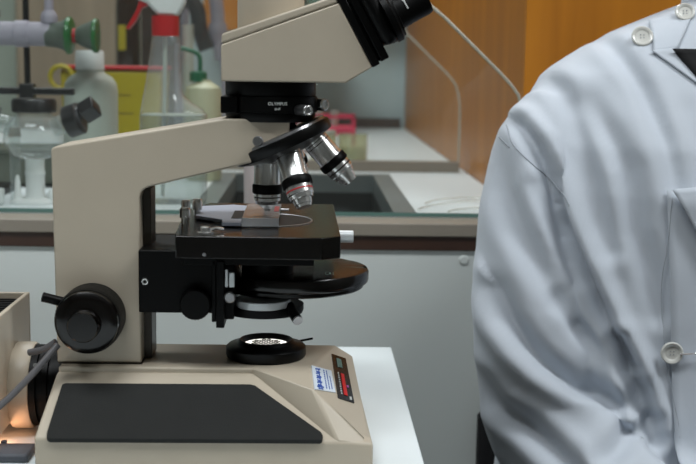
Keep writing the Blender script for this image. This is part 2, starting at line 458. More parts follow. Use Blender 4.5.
oc = thing('reflection_cupboard', 'unseen brown wooden cupboard added high on the back wall for its reflection in the stage', 'cupboard', (0.09, 3.5, 0.50))  # out of view, added to give the black stage top a brown reflection
obj('cupboard_body', box(B(), -0.12, 0.28, 3.50, 3.615, 0.50, 1.3), 'wood', oc)
for x0, x1 in ((-0.12, 0.078), (0.082, 0.28)): obj('cupboard_door', box(B(), x0, x1, 3.48, 3.50, 0.50, 1.3), 'wood', oc, bevel=.001)
tt = thing('grey_tray', 'grey-green plastic tray lying behind the glass flask', 'tray', (-.46, 1.9, CT))
ty = B(); box(ty, -.66, -.31, 1.82, 2.0 - .03, CT, CT + .004)
for q in ((-.66, -.31, 1.82, 1.824), (-.66, -.31, 1.966, 1.97), (-.66, -.656, 1.824, 1.966), (-.314, -.31, 1.824, 1.966)): box(ty, *q, CT, CT + .055)
obj('tray_shell', ty, 'traygrey', tt)
obj('tray_lip', box(B(), -.664, -.306, 1.814, 1.824, CT + .05, CT + .057), 'traygrey', tt, bevel=.002)

# dark bottles and gooseneck pipe
def bottle(name, label, x, y, r, h, body, cap, cat='bottle', neck=0.4, capr=None, z=CT):
    t = thing(name, label, cat, (x, y, z))
    rn = r * neck
    obj('bottle_body', lathe(B(), (x, y, z), (0, 0, 1), [(r * .92, 0), (r, .006), (r, h * .62), (r * .95, h * .68), (r * .75, h * .74), (rn * 1.1, h * .79), (rn, h * .82), (rn, h * .86)], 40), body, t)
    cr = capr or rn * 1.15
    obj('bottle_cap', lathe(B(), (x, y, z + h * .84), (0, 0, 1), [(cr, 0), (cr, h * .15), (cr * .9, h * .16)], 36), cap, t)
    return t
ab = bottle('amber_bottle', 'dark amber bottle behind the spray bottle, left of two dark bottles', -0.395, 2.75, 0.046, 0.50, 'amber', 'blackcap')
obj('bottle_label', box(B(), -.428, -.412, 2.706, 2.722, .335, .390), 'yellow', ab)
bottle('amber_bottle', 'taller dark bottle partly hidden behind the clear spray bottle', -0.320, 2.62, 0.05, 0.46, 'amber', 'blackcap')
gp = thing('gooseneck_pipe', 'grey gooseneck pipe with black hose, rising behind the green-capped bottle', 'pipe', (-0.19, 2.3, CT))
obj('pipe', tube(B(), [(-0.250, 2.36, CT), (-0.250, 2.36, .36), (-0.246, 2.34, .44), (-0.225, 2.32, .475), (-0.196, 2.3, .468), (-0.180, 2.3, .43), (-0.176, 2.3, .385)], .0135, 16), 'lilac', gp)
obj('pipe_fitting', lathe(B(), (-0.176, 2.3, .385), (0.02, 0, -1), [(.017, 0), (.018, .01), (.018, .03), (.010, .045), (.006, .07)], 24), 'lilac', gp)
obj('black_hose', tube(B(), [(-0.262, 2.29, .345), (-0.258, 2.285, .40), (-0.236, 2.28, .43), (-0.214, 2.28, .41), (-0.208, 2.28, .37), (-0.195, 2.28, .335)], .015, 16), 'rubber', gp)
obj('glass_rod', tube(B(), [(-0.168, 2.3, .33), (-0.163, 2.29, .26), (-0.160, 2.28, CT)], .005, 12), 'lilac', gp)
cy = thing('measuring_cylinder', 'pale narrow measuring cylinder behind the spray bottle', 'cylinder', (-0.226, 2.12, CT))
obj('cylinder_tube', lathe(B(), (-0.214, 2.12, CT + .012), (0, 0, 1), [(.0095, 0), (.0095, .24), (.011, .243)], 28), 'hdpe', cy)
obj('cylinder_foot', lathe(B(), (-0.214, 2.12, CT), (0, 0, 1), [(.022, 0), (.022, .006), (.012, .012)], 28), 'hdpe', cy)

# yellow bin with red rim
yb = thing('yellow_bin', 'yellow plastic waste bin with red rim behind the white bottle', 'bin', (-0.355, 2.05, CT))
obj('bin_body', prism(B(), [(-.405, CT), (-.252, CT), (-.245, .298), (-.412, .298)], 1.99, 2.11), 'yellow', yb, bevel=.006)
obj('bin_rim', box(B(), -.415, -.242, 1.985, 2.115, .2975, .3035), 'red', yb, bevel=.002)
obj('bin_handle', torus(B(), (-.408, 1.984, .284), (0, 1, 0), .018, .004, 28, 8), 'yellow', yb)
for k in range(2): obj('print_line', box(B(), -.325, -.295 + .004 * k, 1.9895, 1.992, .255 - .03 * k, .2565 - .03 * k), 'brown', yb)

# white wash bottle with square white cap
wb = thing('white_bottle', 'white translucent bottle with white screw cap, left of the spray bottle', 'bottle', (-0.3175, 1.75, CT))
obj('bottle_body', lathe(B(), (-0.3175, 1.75, CT), (0, 0, 1), [(.036, 0), (.0385, .004), (.0385, .148), (.037, .158), (.031, .167), (.021, .173), (.019, .176), (.019, .180)], 48), 'hdpe', wb)
obj('bottle_cap', lathe(B(), (-0.3185, 1.75, CT + .178), (0, 0, 1), [(.0205, 0), (.0205, .024), (.019, .0275)], 48), 'whiteplastic', wb)

# green-capped bottle
gc = thing('wash_bottle', 'cream wash bottle with green cap and bent green tube', 'bottle', (-0.172, 1.95, CT))
obj('bottle_body', lathe(B(), (-0.172, 1.95, CT), (0, 0, 1), [(.027, 0), (.0295, .004), (.0295, .138), (.027, .150), (.017, .157), (.012, .160), (.012, .163)], 40), 'hdpe_y', gc)
obj('bottle_cap', lathe(B(), (-0.1805, 1.95, CT + .160), (0, 0, 1), [(.0142, 0), (.0142, .014), (.010, .0165)], 36), 'green', gc)
obj('spout_tube', tube(B(), [(-0.1778, 1.95, .296), (-0.178, 1.95, .318), (-0.184, 1.95, .3265), (-0.197, 1.95, .3315), (-0.210, 1.95, .334)], .0036, 12), 'green', gc)

# spray bottle
sp = thing('spray_bottle', 'clear spray bottle half full of water with red collar and red trigger', 'bottle', (-0.185, 1.62, CT))
def loft(bm, secs, n=36, p=2.6):
    rings = []
    for (z, x0, x1, yc, ry) in secs:
        cx, rx = (x0 + x1) / 2, (x1 - x0) / 2
        ring = []
        for i in range(n):
            t = 2 * PI * i / n; c, s = math.cos(t), math.sin(t)
            ring.append(bm.verts.new((cx + rx * math.copysign(abs(c) ** (2 / p), c), yc + ry * math.copysign(abs(s) ** (2 / p), s), z)))
        rings.append(ring)
    for a, b in zip(rings, rings[1:]):
        for i in range(n): bm.faces.new((a[i], a[(i + 1) % n], b[(i + 1) % n], b[i]))
    bm.faces.new(rings[0][::-1]); bm.faces.new(rings[-1])
    return bm
secs = [(CT + .001, -.228, -.142, 1.63, .030), (CT + .006, -.2305, -.1395, 1.63, .033), (.21, -.2305, -.1392, 1.63, .033), (.2414, -.2298, -.1392, 1.63, .032), (.249, -.2285, -.145, 1.63, .030),
        (.258, -.227, -.160, 1.63, .027), (.268, -.2250, -.1715, 1.63, .024), (.28, -.2225, -.1735, 1.63, .022), (.292, -.2205, -.1725, 1.63, .0215), (.30, -.219, -.1745, 1.63, .021), (.31, -.2172, -.1728, 1.63, .0205), (.318, -.216, -.1748, 1.63, .020), (.33, -.2145, -.174, 1.63, .019), (.3409, -.2129, -.1745, 1.63, .0185), (.347, -.2115, -.178, 1.63, .0165)]
obj('bottle_body', loft(B(), secs), 'plastic', sp)
obj('water', loft(B(), [(CT + .003, -.226, -.144, 1.63, .029), (.21, -.2285, -.1412, 1.63, .031), (.2405, -.228, -.1412, 1.63, .030)]), 'water', sp)
obj('water_line', loft(B(), [(.2406, -.2275, -.1418, 1.63, .0295), (.2420, -.2275, -.1418, 1.63, .0295)]), 'hdpe', sp)  # pale disc added to paint the bright line of the water surface
obj('collar', lathe(B(), (-.1948, 1.63, .3466), (0, 0, 1), [(.0183, 0), (.0185, .002), (.0185, .022), (.0178, .0265)], 40, flute=1, fdepth=.0004, frange=(1, 2)), 'red', sp)
obj('spray_head', prism(B(), [(-.1775, .373), (-.203, .373), (-.218, .389), (-.242, .398), (-.246, .405), (-.246, .414), (-.185, .418), (-.165, .408), (-.168, .39)], 1.618, 1.642), 'whiteplastic', sp, bevel=.004)
obj('trigger', prism(B(), [(-.2275, .398), (-.232, .382), (-.2405, .3665), (-.2475, .3555), (-.2435, .354), (-.2335, .366), (-.2265, .382), (-.2180, .3865), (-.214, .395)], 1.623, 1.637), 'red', sp, bevel=.0015)
obj('dip_tube', tube(B(), [(-.195, 1.63, .346), (-.197, 1.63, .24), (-.2, 1.63, .13)], .0028, 10), 'hdpe', sp)

# retort stand with clamp and the pipe it carries
rs = thing('retort_stand', 'dark retort stand rod with black clamp bar at far left', 'stand', (-0.505, 1.70, CT))
obj('rod', cyl(B(), (-.3965, 1.70, .262), (-.3975, 1.70, .52), .0044, 20), 'satin', rs)
obj('main_rod', cyl(B(), (-.505, 1.70, CT + .012), (-.505, 1.70, .62), .006, 20), 'steel', rs)
obj('stand_base', box(B(), -.58, -.43, 1.66, 1.76, CT, CT + .012), 'satin', rs, bevel=.002)
obj('clamp_bar', box(B(), -.512, -.330, 1.689, 1.699, .2635, .2735), 'blackcap', rs, bevel=.002)
obj('clamp_jaw', box(B(), -.4065, -.3865, 1.6885, 1.71, .258, .279), 'blackcap', rs, bevel=.002)
pp = thing('glass_connector_pipe', 'lilac-grey pipe ending in a grey cone with green rim, at upper left', 'pipe', (-.41, 1.678, .33))
obj('pipe_body', lathe(B(), (-0.5415, 1.6780, 0.3474), (1, 0, 0), [(.0165, 0), (.0165, .135), (.0182, .136), (.0182, .153), (.0165, .154), (.0165, .184)], 36), 'lilac', pp)
obj('cone', lathe(B(), (-0.3641, 1.6780, 0.3467), (1, 0, -.02), [(.0165, 0), (.0172, .012), (.019, .02), (.0238, .029)], 36), 'coneg', pp)
obj('green_rim', lathe(B(), (-0.3365, 1.6780, 0.3458), (1, 0, -.02), [(.0245, 0), (.0258, .002), (.0255, .006), (.0215, .0085)], 40), 'ggreen', pp)
obj('joint_clip', lathe(B(), (-0.3293, 1.6780, 0.3459), (1, 0, 0), [(.010, 0), (.010, .006)], 20), 'red', pp)
obj('outlet_cone', lathe(B(), (-0.3235, 1.6780, 0.3461), (1, 0, 0), [(.010, 0), (.014, .006), (.019, .018), (.0218, .0245)], 36), 'coneg', pp)
obj('green_rim', lathe(B(), (-0.2998, 1.6780, 0.3461), (1, 0, 0), [(.0225, 0), (.0238, .002), (.0235, .006), (.018, .007)], 40), 'ggreen', pp)
obj('pipe_knob', lathe(B(), (-0.4371, 1.6780, 0.3604), (0, 0, 1), [(.006, 0), (.006, .006), (.010, .009), (.010, .018), (.006, .022)], 20), 'darkwood', pp)
obj('riser_bulb', lathe(B(), (-.3600, 1.678, .3600), (0, 0, 1), [(.008, 0), (.0112, .003), (.0118, .010), (.010, .016), (.0065, .020), (.0060, .060)], 28), 'lilac', pp)

# flask with black screw caps and its white stand
fl = thing('glass_flask', 'round clear glass flask with three black screw caps on a white stand', 'flask', (-.3695, 1.60, .18))
fx, fy = -.3665, 1.60
prof = [(.012, .0), (.022, .001), (.031, .006), (.0385, .018), (.040, .028), (.038, .040), (.031, .052), (.024, .058), (.0205, .062), (.0205, .066), (.0215, .067), (.0205, .068), (.0205, .078)]
obj('flask_body', lathe(B(), (fx, fy, .1815), (0, 0, 1), prof, 48), 'glass', fl)
obj('screw_cap', lathe(B(), (fx + .001, fy, .2432), (0, 0, 1), [(.0275, 0), (.0292, .002), (.0292, .015), (.027, .018)], 48, flute=1, fdepth=.0005, frange=(1, 2)), 'blackcap', fl)
def side_neck(dx, dz, cr, ln):
    d = Vector((dx, -.15, dz)).normalized(); o = Vector((fx, fy, .214))
    nk = obj('side_neck', lathe(B(), o + d * .030, d, [(.013, 0), (.012, .026)], 28), 'glass', fl)
    c = obj('screw_cap', lathe(B(), o + d * .050, d, [(cr, 0), (cr, .001), (cr, .018), (cr * .86, .02)], 40, flute=1, fdepth=.0005, frange=(1, 2)), 'blackcap', fl)
    e = lathe(B(), o + d * .070, d, [(cr * .78, 0), (cr * .74, .0012)], 36)
    c2 = obj('cap_face', e, 'greycap' if dx > 0 else 'silver', None); c2.parent = c; c2.matrix_parent_inverse = Matrix.Translation(-c.location)
    return o, d
o, d = side_neck(1, .36, .0215, .02)
side_neck(-1, .36, .0190, .02)
obj('hose_fitting', lathe(B(), (-.299, 1.588, .2425), (1, -.1, .62), [(.0155, 0), (.0155, .021), (.0135, .0215)], 4), 'blackcap', fl, bevel=.001)
fs2 = thing('white_stand', 'white plastic stand with a short column under the glass flask', 'stand', (fx, fy, CT))
obj('column', lathe(B(), (-.366, 1.60, CT + .008), (0, 0, 1), [(.0135, 0), (.0125, .004), (.0125, .030), (.0135, .0315), (.0135, .035), (.0125, .0365), (.0125, .0520)], 32), 'whiteplastic', fs2)
obj('stand_base', loft(B(), [(CT, -.398, -.338, 1.60, .028), (CT + .004, -.398, -.338, 1.60, .028), (CT + .008, -.388, -.346, 1.60, .02)]), 'whiteplastic', fs2)
obj('peg', lathe(B(), (-.3875, 1.592, CT + .005), (0, 0, 1), [(.007, 0), (.0045, .012), (.003, .03), (.0015, .034)], 20), 'whiteplastic', fs2)
obj('peg', lathe(B(), (-.3415, 1.596, CT + .005), (0, 0, 1), [(.008, 0), (.008, .008), (.005, .014)], 20), 'whiteplastic', fs2)
tag(obj('white_dish', lathe(B(), (-.418, 1.575, CT), (0, 0, 1), [(.012, 0), (.016, .004), (.017, .018), (.0165, .022)], 28), 'whiteplastic'), 'small white dish on the bench left of the white stand', 'dish')
vt = thing('glass_tube', 'upright clear glass tube standing left of the white stand', 'tube', (-.402, 1.62, CT))
obj('tube_wall', lathe(B(), (-.402, 1.64, CT), (0, 0, 1), [(.0075, 0), (.0075, .085), (.009, .087)], 24), 'glass', vt)
obj('tube_stopper', lathe(B(), (-.402, 1.64, CT + .087), (0, 0, 1), [(.009, 0), (.0075, .012)], 24), 'beige', vt)

# things beyond and beside the sink
tag(obj('pale_cup', lathe(B(), (-.0715, 1.521, CT + .0022), (0, 0, 1), [(.009, 0), (.011, .004), (.0120, .083), (.0125, .085)], 28), 'pinkish'), 'pale pink plastic tube standing on the sink edge behind the objectives', 'tube')
bk = thing('glass_beaker', 'yellowish glass beaker behind the far screen, right of the objectives', 'beaker', (.088, 2.35, CT))
obj('beaker_wall', lathe(B(), (.086, 2.35, CT), (0, 0, 1), [(.027, 0), (.029, .003), (.029, .052), (.0305, .055)], 40), 'agar', bk)
obj('contents', lathe(B(), (.086, 2.35, CT + .003), (0, 0, 1), [(.026, 0), (.026, .026)], 40), 'hdpe_y', bk)
bk2 = thing('glass_jar', 'pale glass jar beside the yellowish beaker, half hidden by an objective', 'jar', (.03, 2.33, CT))
obj('jar_wall', lathe(B(), (.028, 2.33, CT), (0, 0, 1), [(.023, 0), (.025, .003), (.025, .05), (.022, .055)], 40), 'agar', bk2)
obj('jar_lid', lathe(B(), (.028, 2.33, CT + .055), (0, 0, 1), [(.024, 0), (.024, .007)], 40), 'hdpe', bk2)
pr = thing('pink_rack', 'pink-red plastic rack behind the objectives, beyond the far screen', 'rack', (.03, 2.6, CT))
fr = B()
box(fr, -.075, .0995, 2.56, 2.565, .196, .2025); box(fr, -.075, .0995, 2.645, 2.65, .196, .2025)
for x in (-.075, .010, .0935):
    box(fr, x, x + .006, 2.56, 2.65, .196, .2025)
    for y in (2.56, 2.645): box(fr, x, x + .006, y, y + .005, CT, .196)
obj('rack_frame', fr, 'pink', pr)
obj('rack_tray', box(B(), -.075, .0995, 2.555, 2.655, .160, .178), 'pink', pr, bevel=.003)
tu = []
for k in range(4):
    x = -.05 + .035 * k
    o = tag(obj('sample_tube', lathe(B(), (x, 2.605, .1785), (0, 0, 1), [(.008, 0), (.009, .03), (.0095, .032)], 20), 'hdpe' if k != 1 else 'pinkish'), 'small sample tube standing in the pink-red rack', 'tube', 'sample tubes in the pink rack')
streak_paths = [[(.300 - .02, 1.60, CT + .004), (.235, 1.66, CT + .004), (.17, 1.60, CT + .004), (.145, 1.555, CT + .004)],
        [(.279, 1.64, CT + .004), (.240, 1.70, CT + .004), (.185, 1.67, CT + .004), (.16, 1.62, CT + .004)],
        [(.280, 1.545, CT + .004), (.245, 1.585, CT + .004), (.20, 1.56, CT + .004), (.182, 1.532, CT + .004)]]  # added strands imitating reflections and scratches on the near screen
for r_, lb in zip(streak_paths, ('pale strand standing in for reflections and scratches on the near screen, middle one by the sink corner', 'pale strand standing in for reflections and scratches on the near screen, the farthest of three', 'pale strand standing in for reflections and scratches on the near screen, nearest the screen')):
    tag(obj('glass_streak', tube(B(), r_, .0011, 10, k=10), 'tube'), lb, 'streak')

# ------------------------------------------------------------------ microscope
AX, AY = -0.0350, 1.0
mi = thing('microscope', 'cream and black binocular microscope on the white table', 'microscope', (-0.08, 1.0, 0))
base = B()
hull(base, [(-.211, .9, 0), (.053, .9, 0), (.047, 1.1, 0), (-.211, 1.1, 0), (-.211, .9, .022), (.025, .9, .0205), (.053, .903, .018), (.047, 1.1, .02), (.022, 1.1, .022), (-.211, 1.1, .022),
            (-.204, .956, .060), (-.04, .956, .0597), (.0045, .9575, .0475), (.0045, 1.0425, .0475), (-.04, 1.044, .0597), (-.204, 1.044, .060)])
hull(base, [(-.2035, .958, .0645), (.003, .958, .0640), (.003, 1.042, .0640), (-.2035, 1.042, .0645), (-.2035, .958, .03), (-.2035, 1.042, .03), (.003, .958, .03), (.003, 1.042, .03)])
hull(base, [(-.045, .9578, .0644), (-.045, 1.0422, .0644), (.0255, 1.040, .0645), (.003, .958, .0640), (.0064, .9265, .0547), (.0090, .9250, .0420), (-.045, .957, .050), (-.045, 1.043, .050), (.041, 1.050, .0525),
            (.025, .9, .0205), (.0515, .903, .0163), (.047, 1.1, .020), (.022, 1.1, .022), (.0, .95, .02), (.0, 1.05, .02)])
obj('base', base, 'cream', mi, bevel=.0018, seg=3)
obj('base_seam', box(B(), -.2062, -.1365, .9672, 1.0328, .0645, .0652), 'darkbrass', mi)
# rubber pads on both flanks
def pad(sgn):
    A = Vector((-.204, 1 - sgn * .044, .060)); A2 = Vector((-.211, 1 - sgn * .1, .022))
    def pt(x, t, h):
        y = (1 - t) * .956 + t * .9; z = (1 - t) * .060 + t * .0215
        n = Vector((0, -.0385, .056)).normalized()
        y += n.y * h; z += n.z * h
        return (x, 1 + (y - 1) * sgn, z)
    outline = [(-.1975, .215), (-.1945, .195), (-.0455, .195), (-.0415, .215), (.0118, .90), (.0135, .95), (.0128, 1.01), (.0115, 1.03), (-.1985, 1.03), (-.2010, 1.01), (-.2016, .93)]
    bm = B()
    prism_dir(bm, [pt(x, t, -.002) for x, t in outline], Vector(pt(0, 0, .003)) - Vector(pt(0, 0, -.002)))
    obj('rubber_pad', bm, 'pad', mi, bevel=.002, seg=3)
pad(1); pad(-1)
# sticker and name plate on the sloping front
nB = Vector((0.58810743, -0.1661973, 0.79152265))
def quad_plate(name, c4, h, m, parent=mi):
    c4 = [Vector(p) for p in c4]
    return obj(name, prism_dir(B(), [p - nB * .0005 for p in c4], nB * (h + .0005)), m, parent, smooth=False)
def on(c4, u, v, h=0.0):
    a, b, c, d = [Vector(p) for p in c4]
    return (a * (1 - u) + b * u) * (1 - v) + (d * (1 - u) + c * u) * v + nB * h
ST = [(0.0039, 0.965, 0.0648), (0.0207, 0.9822, 0.0559), (0.0239, 0.9481, 0.0464), (0.0064, 0.9274, 0.055)]
PL = [(0.0214, 1.0151, 0.0623), (0.0341, 1.0264, 0.0553), (0.0394, 0.9535, 0.036), (0.0257, 0.9418, 0.0437)]
stk = quad_plate('service_sticker', ST, .0006, 'sticker')
plt = quad_plate('name_plate', PL, .0008, 'gloss')
def bars(name, c4, rects, m, parent, h=.0009):
    bm = B()
    for (u0, v0, u1, v1, sl) in rects:
        prism_dir(bm, [on(c4, u0, v0, h - .0006), on(c4, u1, v0 + sl, h - .0006), on(c4, u1, v1 + sl, h - .0006), on(c4, u0, v1, h - .0006)], nB * .0007)
    o = obj(name, bm, m, None, smooth=False); o.parent = parent; o.matrix_parent_inverse = Matrix.Translation(-parent.location)
rects = []
for k in range(8): rects.append((.16 + .02 * (k % 2), .10 + k * .095, .40 - .03 * (k % 3), .15 + k * .095, .03 if k % 2 else -.03))
rects += [(.30, .12, .34, .80, 0)]
for k in range(10): rects.append((.56, .08 + k * .085, .60, .13 + k * .085, 0)); rects.append((.70, .08 + k * .085, .73, .145 + k * .085, 0)); rects.append((.83, .30 + k * .06, .86, .34 + k * .06, 0))
rects += [(.14, .84, .44, .90, 0), (.18, .93, .40, .97, 0)]
bars('blue_lettering', ST, rects, 'inkblue', stk)
bars('pale_lettering', PL, [(.30, .08 + .035 * k, .52 if k % 2 else .60, .10 + .035 * k, 0) for k in range(6)] + [(.28, .08, .33, .29, 0), (.55, .09, .60, .28, 0)], 'inkteal', plt, .0012)
bars('red_stripe', PL, [(.40, .42, .62, .90, 0)], 'inkred', plt, .0012)
bars('small_print', PL, [(.20 + .02 * (k % 2), .42 + .05 * k, .28, .445 + .05 * k, 0) for k in range(10)] + [(.74, .90, .86, .925, 0), (.74, .935, .86, .96, 0)], 'inkwhite', plt, .0012)
bars('magenta_dot', PL, [(.68, .66, .80, .70, 0)], 'inkmag', plt, .0012)

# arm
ap = [(-.2065, .0652), (-.2083, .2400), (-.1850, .2475), (-.0682, .2668), (.004, .2672), (.004, .247), (-.0462, .2334), (-.1300, .2125)]
for k in range(5):
    t = k / 4 * PI / 2
    ap.append((-.1305 - .0072 * math.sin(t), .2123 - .0095 * (1 - math.cos(t)) - .0002))
ap += [(-.1372, .0652)]
ap = [(-.2065, .0652), (-.2085, .2418), (-.2060, .2440), (-.0682, .2685), (-.0160, .2685), (-.0160, .2465), (-.0462, .2332), (-.1300, .2122), (-.1340, .2104), (-.1364, .2075), (-.1376, .2035), (-.1372, .0652)]
obj('arm', prism(B(), ap, .968, 1.032), 'cream', mi, bevel=.0055, seg=4)
obj('column_slide', box(B(), -.1380, -.1305, .985, 1.015, .0652, .2095), 'darkbrass', mi, bevel=.0008)
# focus knob
FX, FZ = -.1765, .1055
fk = obj('coarse_focus_knob', lathe(B(), (FX, .972, FZ), (0, -1, 0), [(.024, 0), (.0270, .004), (.0272, .006), (.0272, .026), (.0266, .028), (.0262, .030)], 120, flute=1, fdepth=.0007, frange=(2, 3)), 'knurl', mi)
f2 = obj('fine_focus_knob', lathe(B(), (FX, .942, FZ), (0, -1, 0), [(.0258, 0), (.0250, .004), (.0205, .0075), (.0165, .008), (.0130, .0085), (.0126, .019), (.0115, .021)], 72), 'gloss', mi)
obj('coarse_focus_knob', lathe(B(), (FX, 1.028, FZ), (0, 1, 0), [(.024, 0), (.0270, .004), (.0272, .006), (.0272, .026), (.0262, .030)], 120, flute=1, fdepth=.0007, frange=(2, 3)), 'knurl', mi)
obj('fine_focus_knob', lathe(B(), (FX, 1.058, FZ), (0, 1, 0), [(.0258, 0), (.0250, .004), (.0185, .008), (.0160, .020), (.0145, .022)], 72), 'gloss', mi)
obj('tension_lever', cyl(B(), (-.190, .955, .1170), (-.2130, .947, .1247), .0040, 20), 'satin', mi, bevel=.0006)

# head mount ring
RX = -.0325
obj('head_ring', lathe(B(), (RX, AY, .2660), (0, 0, 1), [(.0355, 0), (.0362, .001), (.0375, .005), (.0375, .0075), (.0390, .008), (.0390, .0205), (.0372, .0212), (.0376, .0222), (.0376, .0318), (.0365, .0328)], 96), 'satin', mi)
def on_ring(txt, size, cx, cz, R):
    me = text_mesh(txt, size)
    for v in me.vertices:
        a = (v.co.x + cx - RX) / R; r = R + .0002 + v.co.z
        z = v.co.y + cz
        v.co = Vector((RX + r * math.sin(a), AY - r * math.cos(a), z))
    link('ring_lettering', me, 'inkwhite', mi, smooth=False)
on_ring('OLYMPUS', .0036, -.0255, .2812, .0390)
on_ring('BHT', .0026, -.0255, .2770, .0390)
obj('ring_block', box(B(), -.0718, -.058, .968, 1.0, .2730, .2868), 'satin', mi, bevel=.001)
for p, q, r in (((-.012, .974, .2765), (-.0010, .9555, .2765), .0043), ((-.001, 1.005, .2800), (.0125, .994, .2800), .0052)):
    s_ = obj('clamp_screw', cyl(B(), p, q, r, 28), 'steel' if r < .005 else 'chrome', mi, bevel=.0005)
    d_ = (Vector(q) - Vector(p)).normalized()
    c_ = obj('screw_face', torus(B(), Vector(q), d_, r * .75, r * .22, 24, 8), 'chrome', None); c_.parent = s_; c_.matrix_parent_inverse = Matrix.Translation(-s_.location)

# head: housing, cover, photo tube, black plate, binocular block, eyepieces
obj('head_housing', prism(B(), [(-.0705, .2988), (.0285, .2988), (.0497, .3116), (.0222, .3615), (-.0705, .3276)], .957, 1.043), 'cream', mi, bevel=.0012, seg=3)
obj('head_cover', prism(B(), [(-.0703, .3281), (.0220, .3620), (.0190, .3672), (-.0690, .3366), (-.0703, .3355)], .9572, 1.0428), 'cream', mi, bevel=.0018, seg=3)
obj('photo_tube', lathe(B(), (-.0327, AY, .335), (0, 0, 1), [(.0275, 0), (.0275, .095), (.026, .097)], 72), 'cream', mi)
obj('tube_cap', lathe(B(), (-.0327, AY, .432), (0, 0, 1), [(.0265, 0), (.0265, .012), (.024, .014)], 60), 'black', mi)
ea = math.radians(29); eX, eZ = math.cos(ea), math.sin(ea)
def sn(s, n): return (.0499 + s * eX - n * eZ, .3118 + s * eZ + n * eX)
def rect_sn(s0, s1, n0, n1): return [sn(s0, n0), sn(s1, n0), sn(s1, n1), sn(s0, n1)]
hp = B()
prism(hp, rect_sn(.0002, .0065, -.0005, .066), .9565, 1.0435)
prism(hp, rect_sn(.0065, .0085, .002, .062), .9595, 1.0405)
prism(hp, rect_sn(.0085, .0155, .0005, .064), .9570, 1.0430)
obj('head_plate', hp, 'satin', mi, bevel=.0008)
obj('binocular_block', prism(B(), rect_sn(.0155, .0290, .0090, .058), .950, 1.050), 'satin', mi, bevel=.008, seg=5)
for y in (.968, 1.032):
    px, pz = sn(0, .0285)
    t_ = obj('eyepiece', lathe(B(), (px, y, pz), (eX, 0, eZ), [(.0200, .0280), (.0215, .0285), (.0215, .0335), (.0205, .0340), (.0192, .0350), (.0190, .0365), (.0140, .0375), (.0136, .0385), (.0136, .0445), (.0133, .0450), (.0133, .0610), (.0125, .0640), (.009, .0650), (.0085, .062)], 64), 'satin', mi)
    tk = B()
    c0 = Vector((px, y, pz)) + Vector((eX, 0, eZ)) * .0460
    nn = Vector((-eZ, 0, eX)); yy = Vector((0, -1, 0))
    pts = [c0 + (nn * math.sin(a) + yy * math.cos(a)) * .0135 for a in (-.1, .1, .3, .5)]
    tube(tk, pts, .0006, 8)
    tube(tk, [pts[-1] + Vector((eX, 0, eZ)) * x for x in (-.0012, 0, .0012)], .0007, 8)
    k_ = obj('scale_mark', tk, 'inkwhite', None); k_.parent = t_; k_.matrix_parent_inverse = Matrix.Translation(-t_.location)

# nosepiece and objectives
APEX = Vector((-.0348, AY, .2945))
al = math.radians(20.8)
n0 = Vector((math.sin(al), 0, -math.cos(al))); uu = Vector((math.cos(al), 0, math.sin(al)))
D0 = Vector((-.0222, AY, .2490))
al1 = math.radians(24.5); n1 = Vector((math.sin(al1), 0, -math.cos(al1)))
nose = B()
lathe(nose, D0, n1, [(.0415, -.0042), (.0426, -.0034), (.0428, -.0020), (.0428, .0040), (.0420, .0052), (.0390, .0062), (.030, .0090), (.018, .0125), (.006, .0135)], 96)
obj('nosepiece', nose, 'black', mi)
obj('nosepiece_plate', lathe(B(), D0, n1, [(.0380, -.0068), (.0398, -.0062), (.0404, -.0042)], 80, True, False), 'steel', mi)
obj('nosepiece_mount', lathe(B(), D0, n1, [(.014, -.022), (.016, -.014), (.016, -.006)], 48), 'satin', mi)
obj('stop_screw', lathe(B(), (-.0410, .9640, .2510), (-.1, -1, .05), [(.0038, -.004), (.0042, 0), (.0042, .004), (.0036, .0048)], 28), 'steel', mi)
ca, sa = math.cos(al), math.sin(al)
def objective(phi, L, wb, f0, f1, name='objective', s0=.050):
    a = math.radians(phi)
    d = n0 * ca + (uu * math.cos(a) - Vector((0, 1, 0)) * math.sin(a)) * sa
    d.normalize()
    k = L - s0
    F = lambda t: s0 + k * t
    o = obj(name, lathe(B(), APEX, d, [(.0098, s0 - .006), (.0098, s0 + .004), (.0112, s0 + .0045), (.0112, s0 + .008), (.0108, s0 + .0085), (.0108, s0 + .0105), (.0112, s0 + .011), (.0112, F(f0 - .03)), (.0115, F(f0 - .02)), (.0115, F(f0))], 56), 'chrome', mi)
    r = obj('knurled_band', lathe(B(), APEX, d, [(.0118, F(f0)), (.0126, F(f0 + .02)), (.0126, F(f1 - .02)), (.0118, F(f1))], 96, flute=1, fdepth=.0004, frange=(1, 2)), 'satin', None)
    q = 1 - f1
    tip = obj('objective_tip', lathe(B(), APEX, d, [(.0112, F(f1)), (.0112, F(f1 + q * .38)), (.0102, F(f1 + q * .42)), (.0096, F(f1 + q * .60)), (.0080, F(f1 + q * .62)), (wb * 1.1, F(f1 + q * .86)), (wb, F(f1 + q * .88)), (wb * .92, F(1)), (wb * .4, F(.995))], 56), 'chrome', None)
    mk = obj('colour_ring', lathe(B(), APEX, d, [(.0113, F(f1 + q * .16)), (.01135, F(f1 + q * .17)), (.01135, F(f1 + q * .22)), (.0113, F(f1 + q * .23))], 56, False, False), 'redlabel' if phi > 90 and phi < 120 else 'darkbrass', None)
    ln = obj('objective_lettering', lathe(B(), APEX, d, [(.01125, s0 + k * .24), (.01125, s0 + k * .252)], 56, False, False), 'darkbrass', None)
    for c in (r, tip, mk, ln):
        c.parent = o; c.matrix_parent_inverse = Matrix.Translation(-o.location)
objective(180, .1045, .0030, .58, .73)
objective(97, .1085, .0066, .57, .70)
objective(0, .1055, .0064, .54, .67)
objective(-97, .0900, .0050, .5, .65)

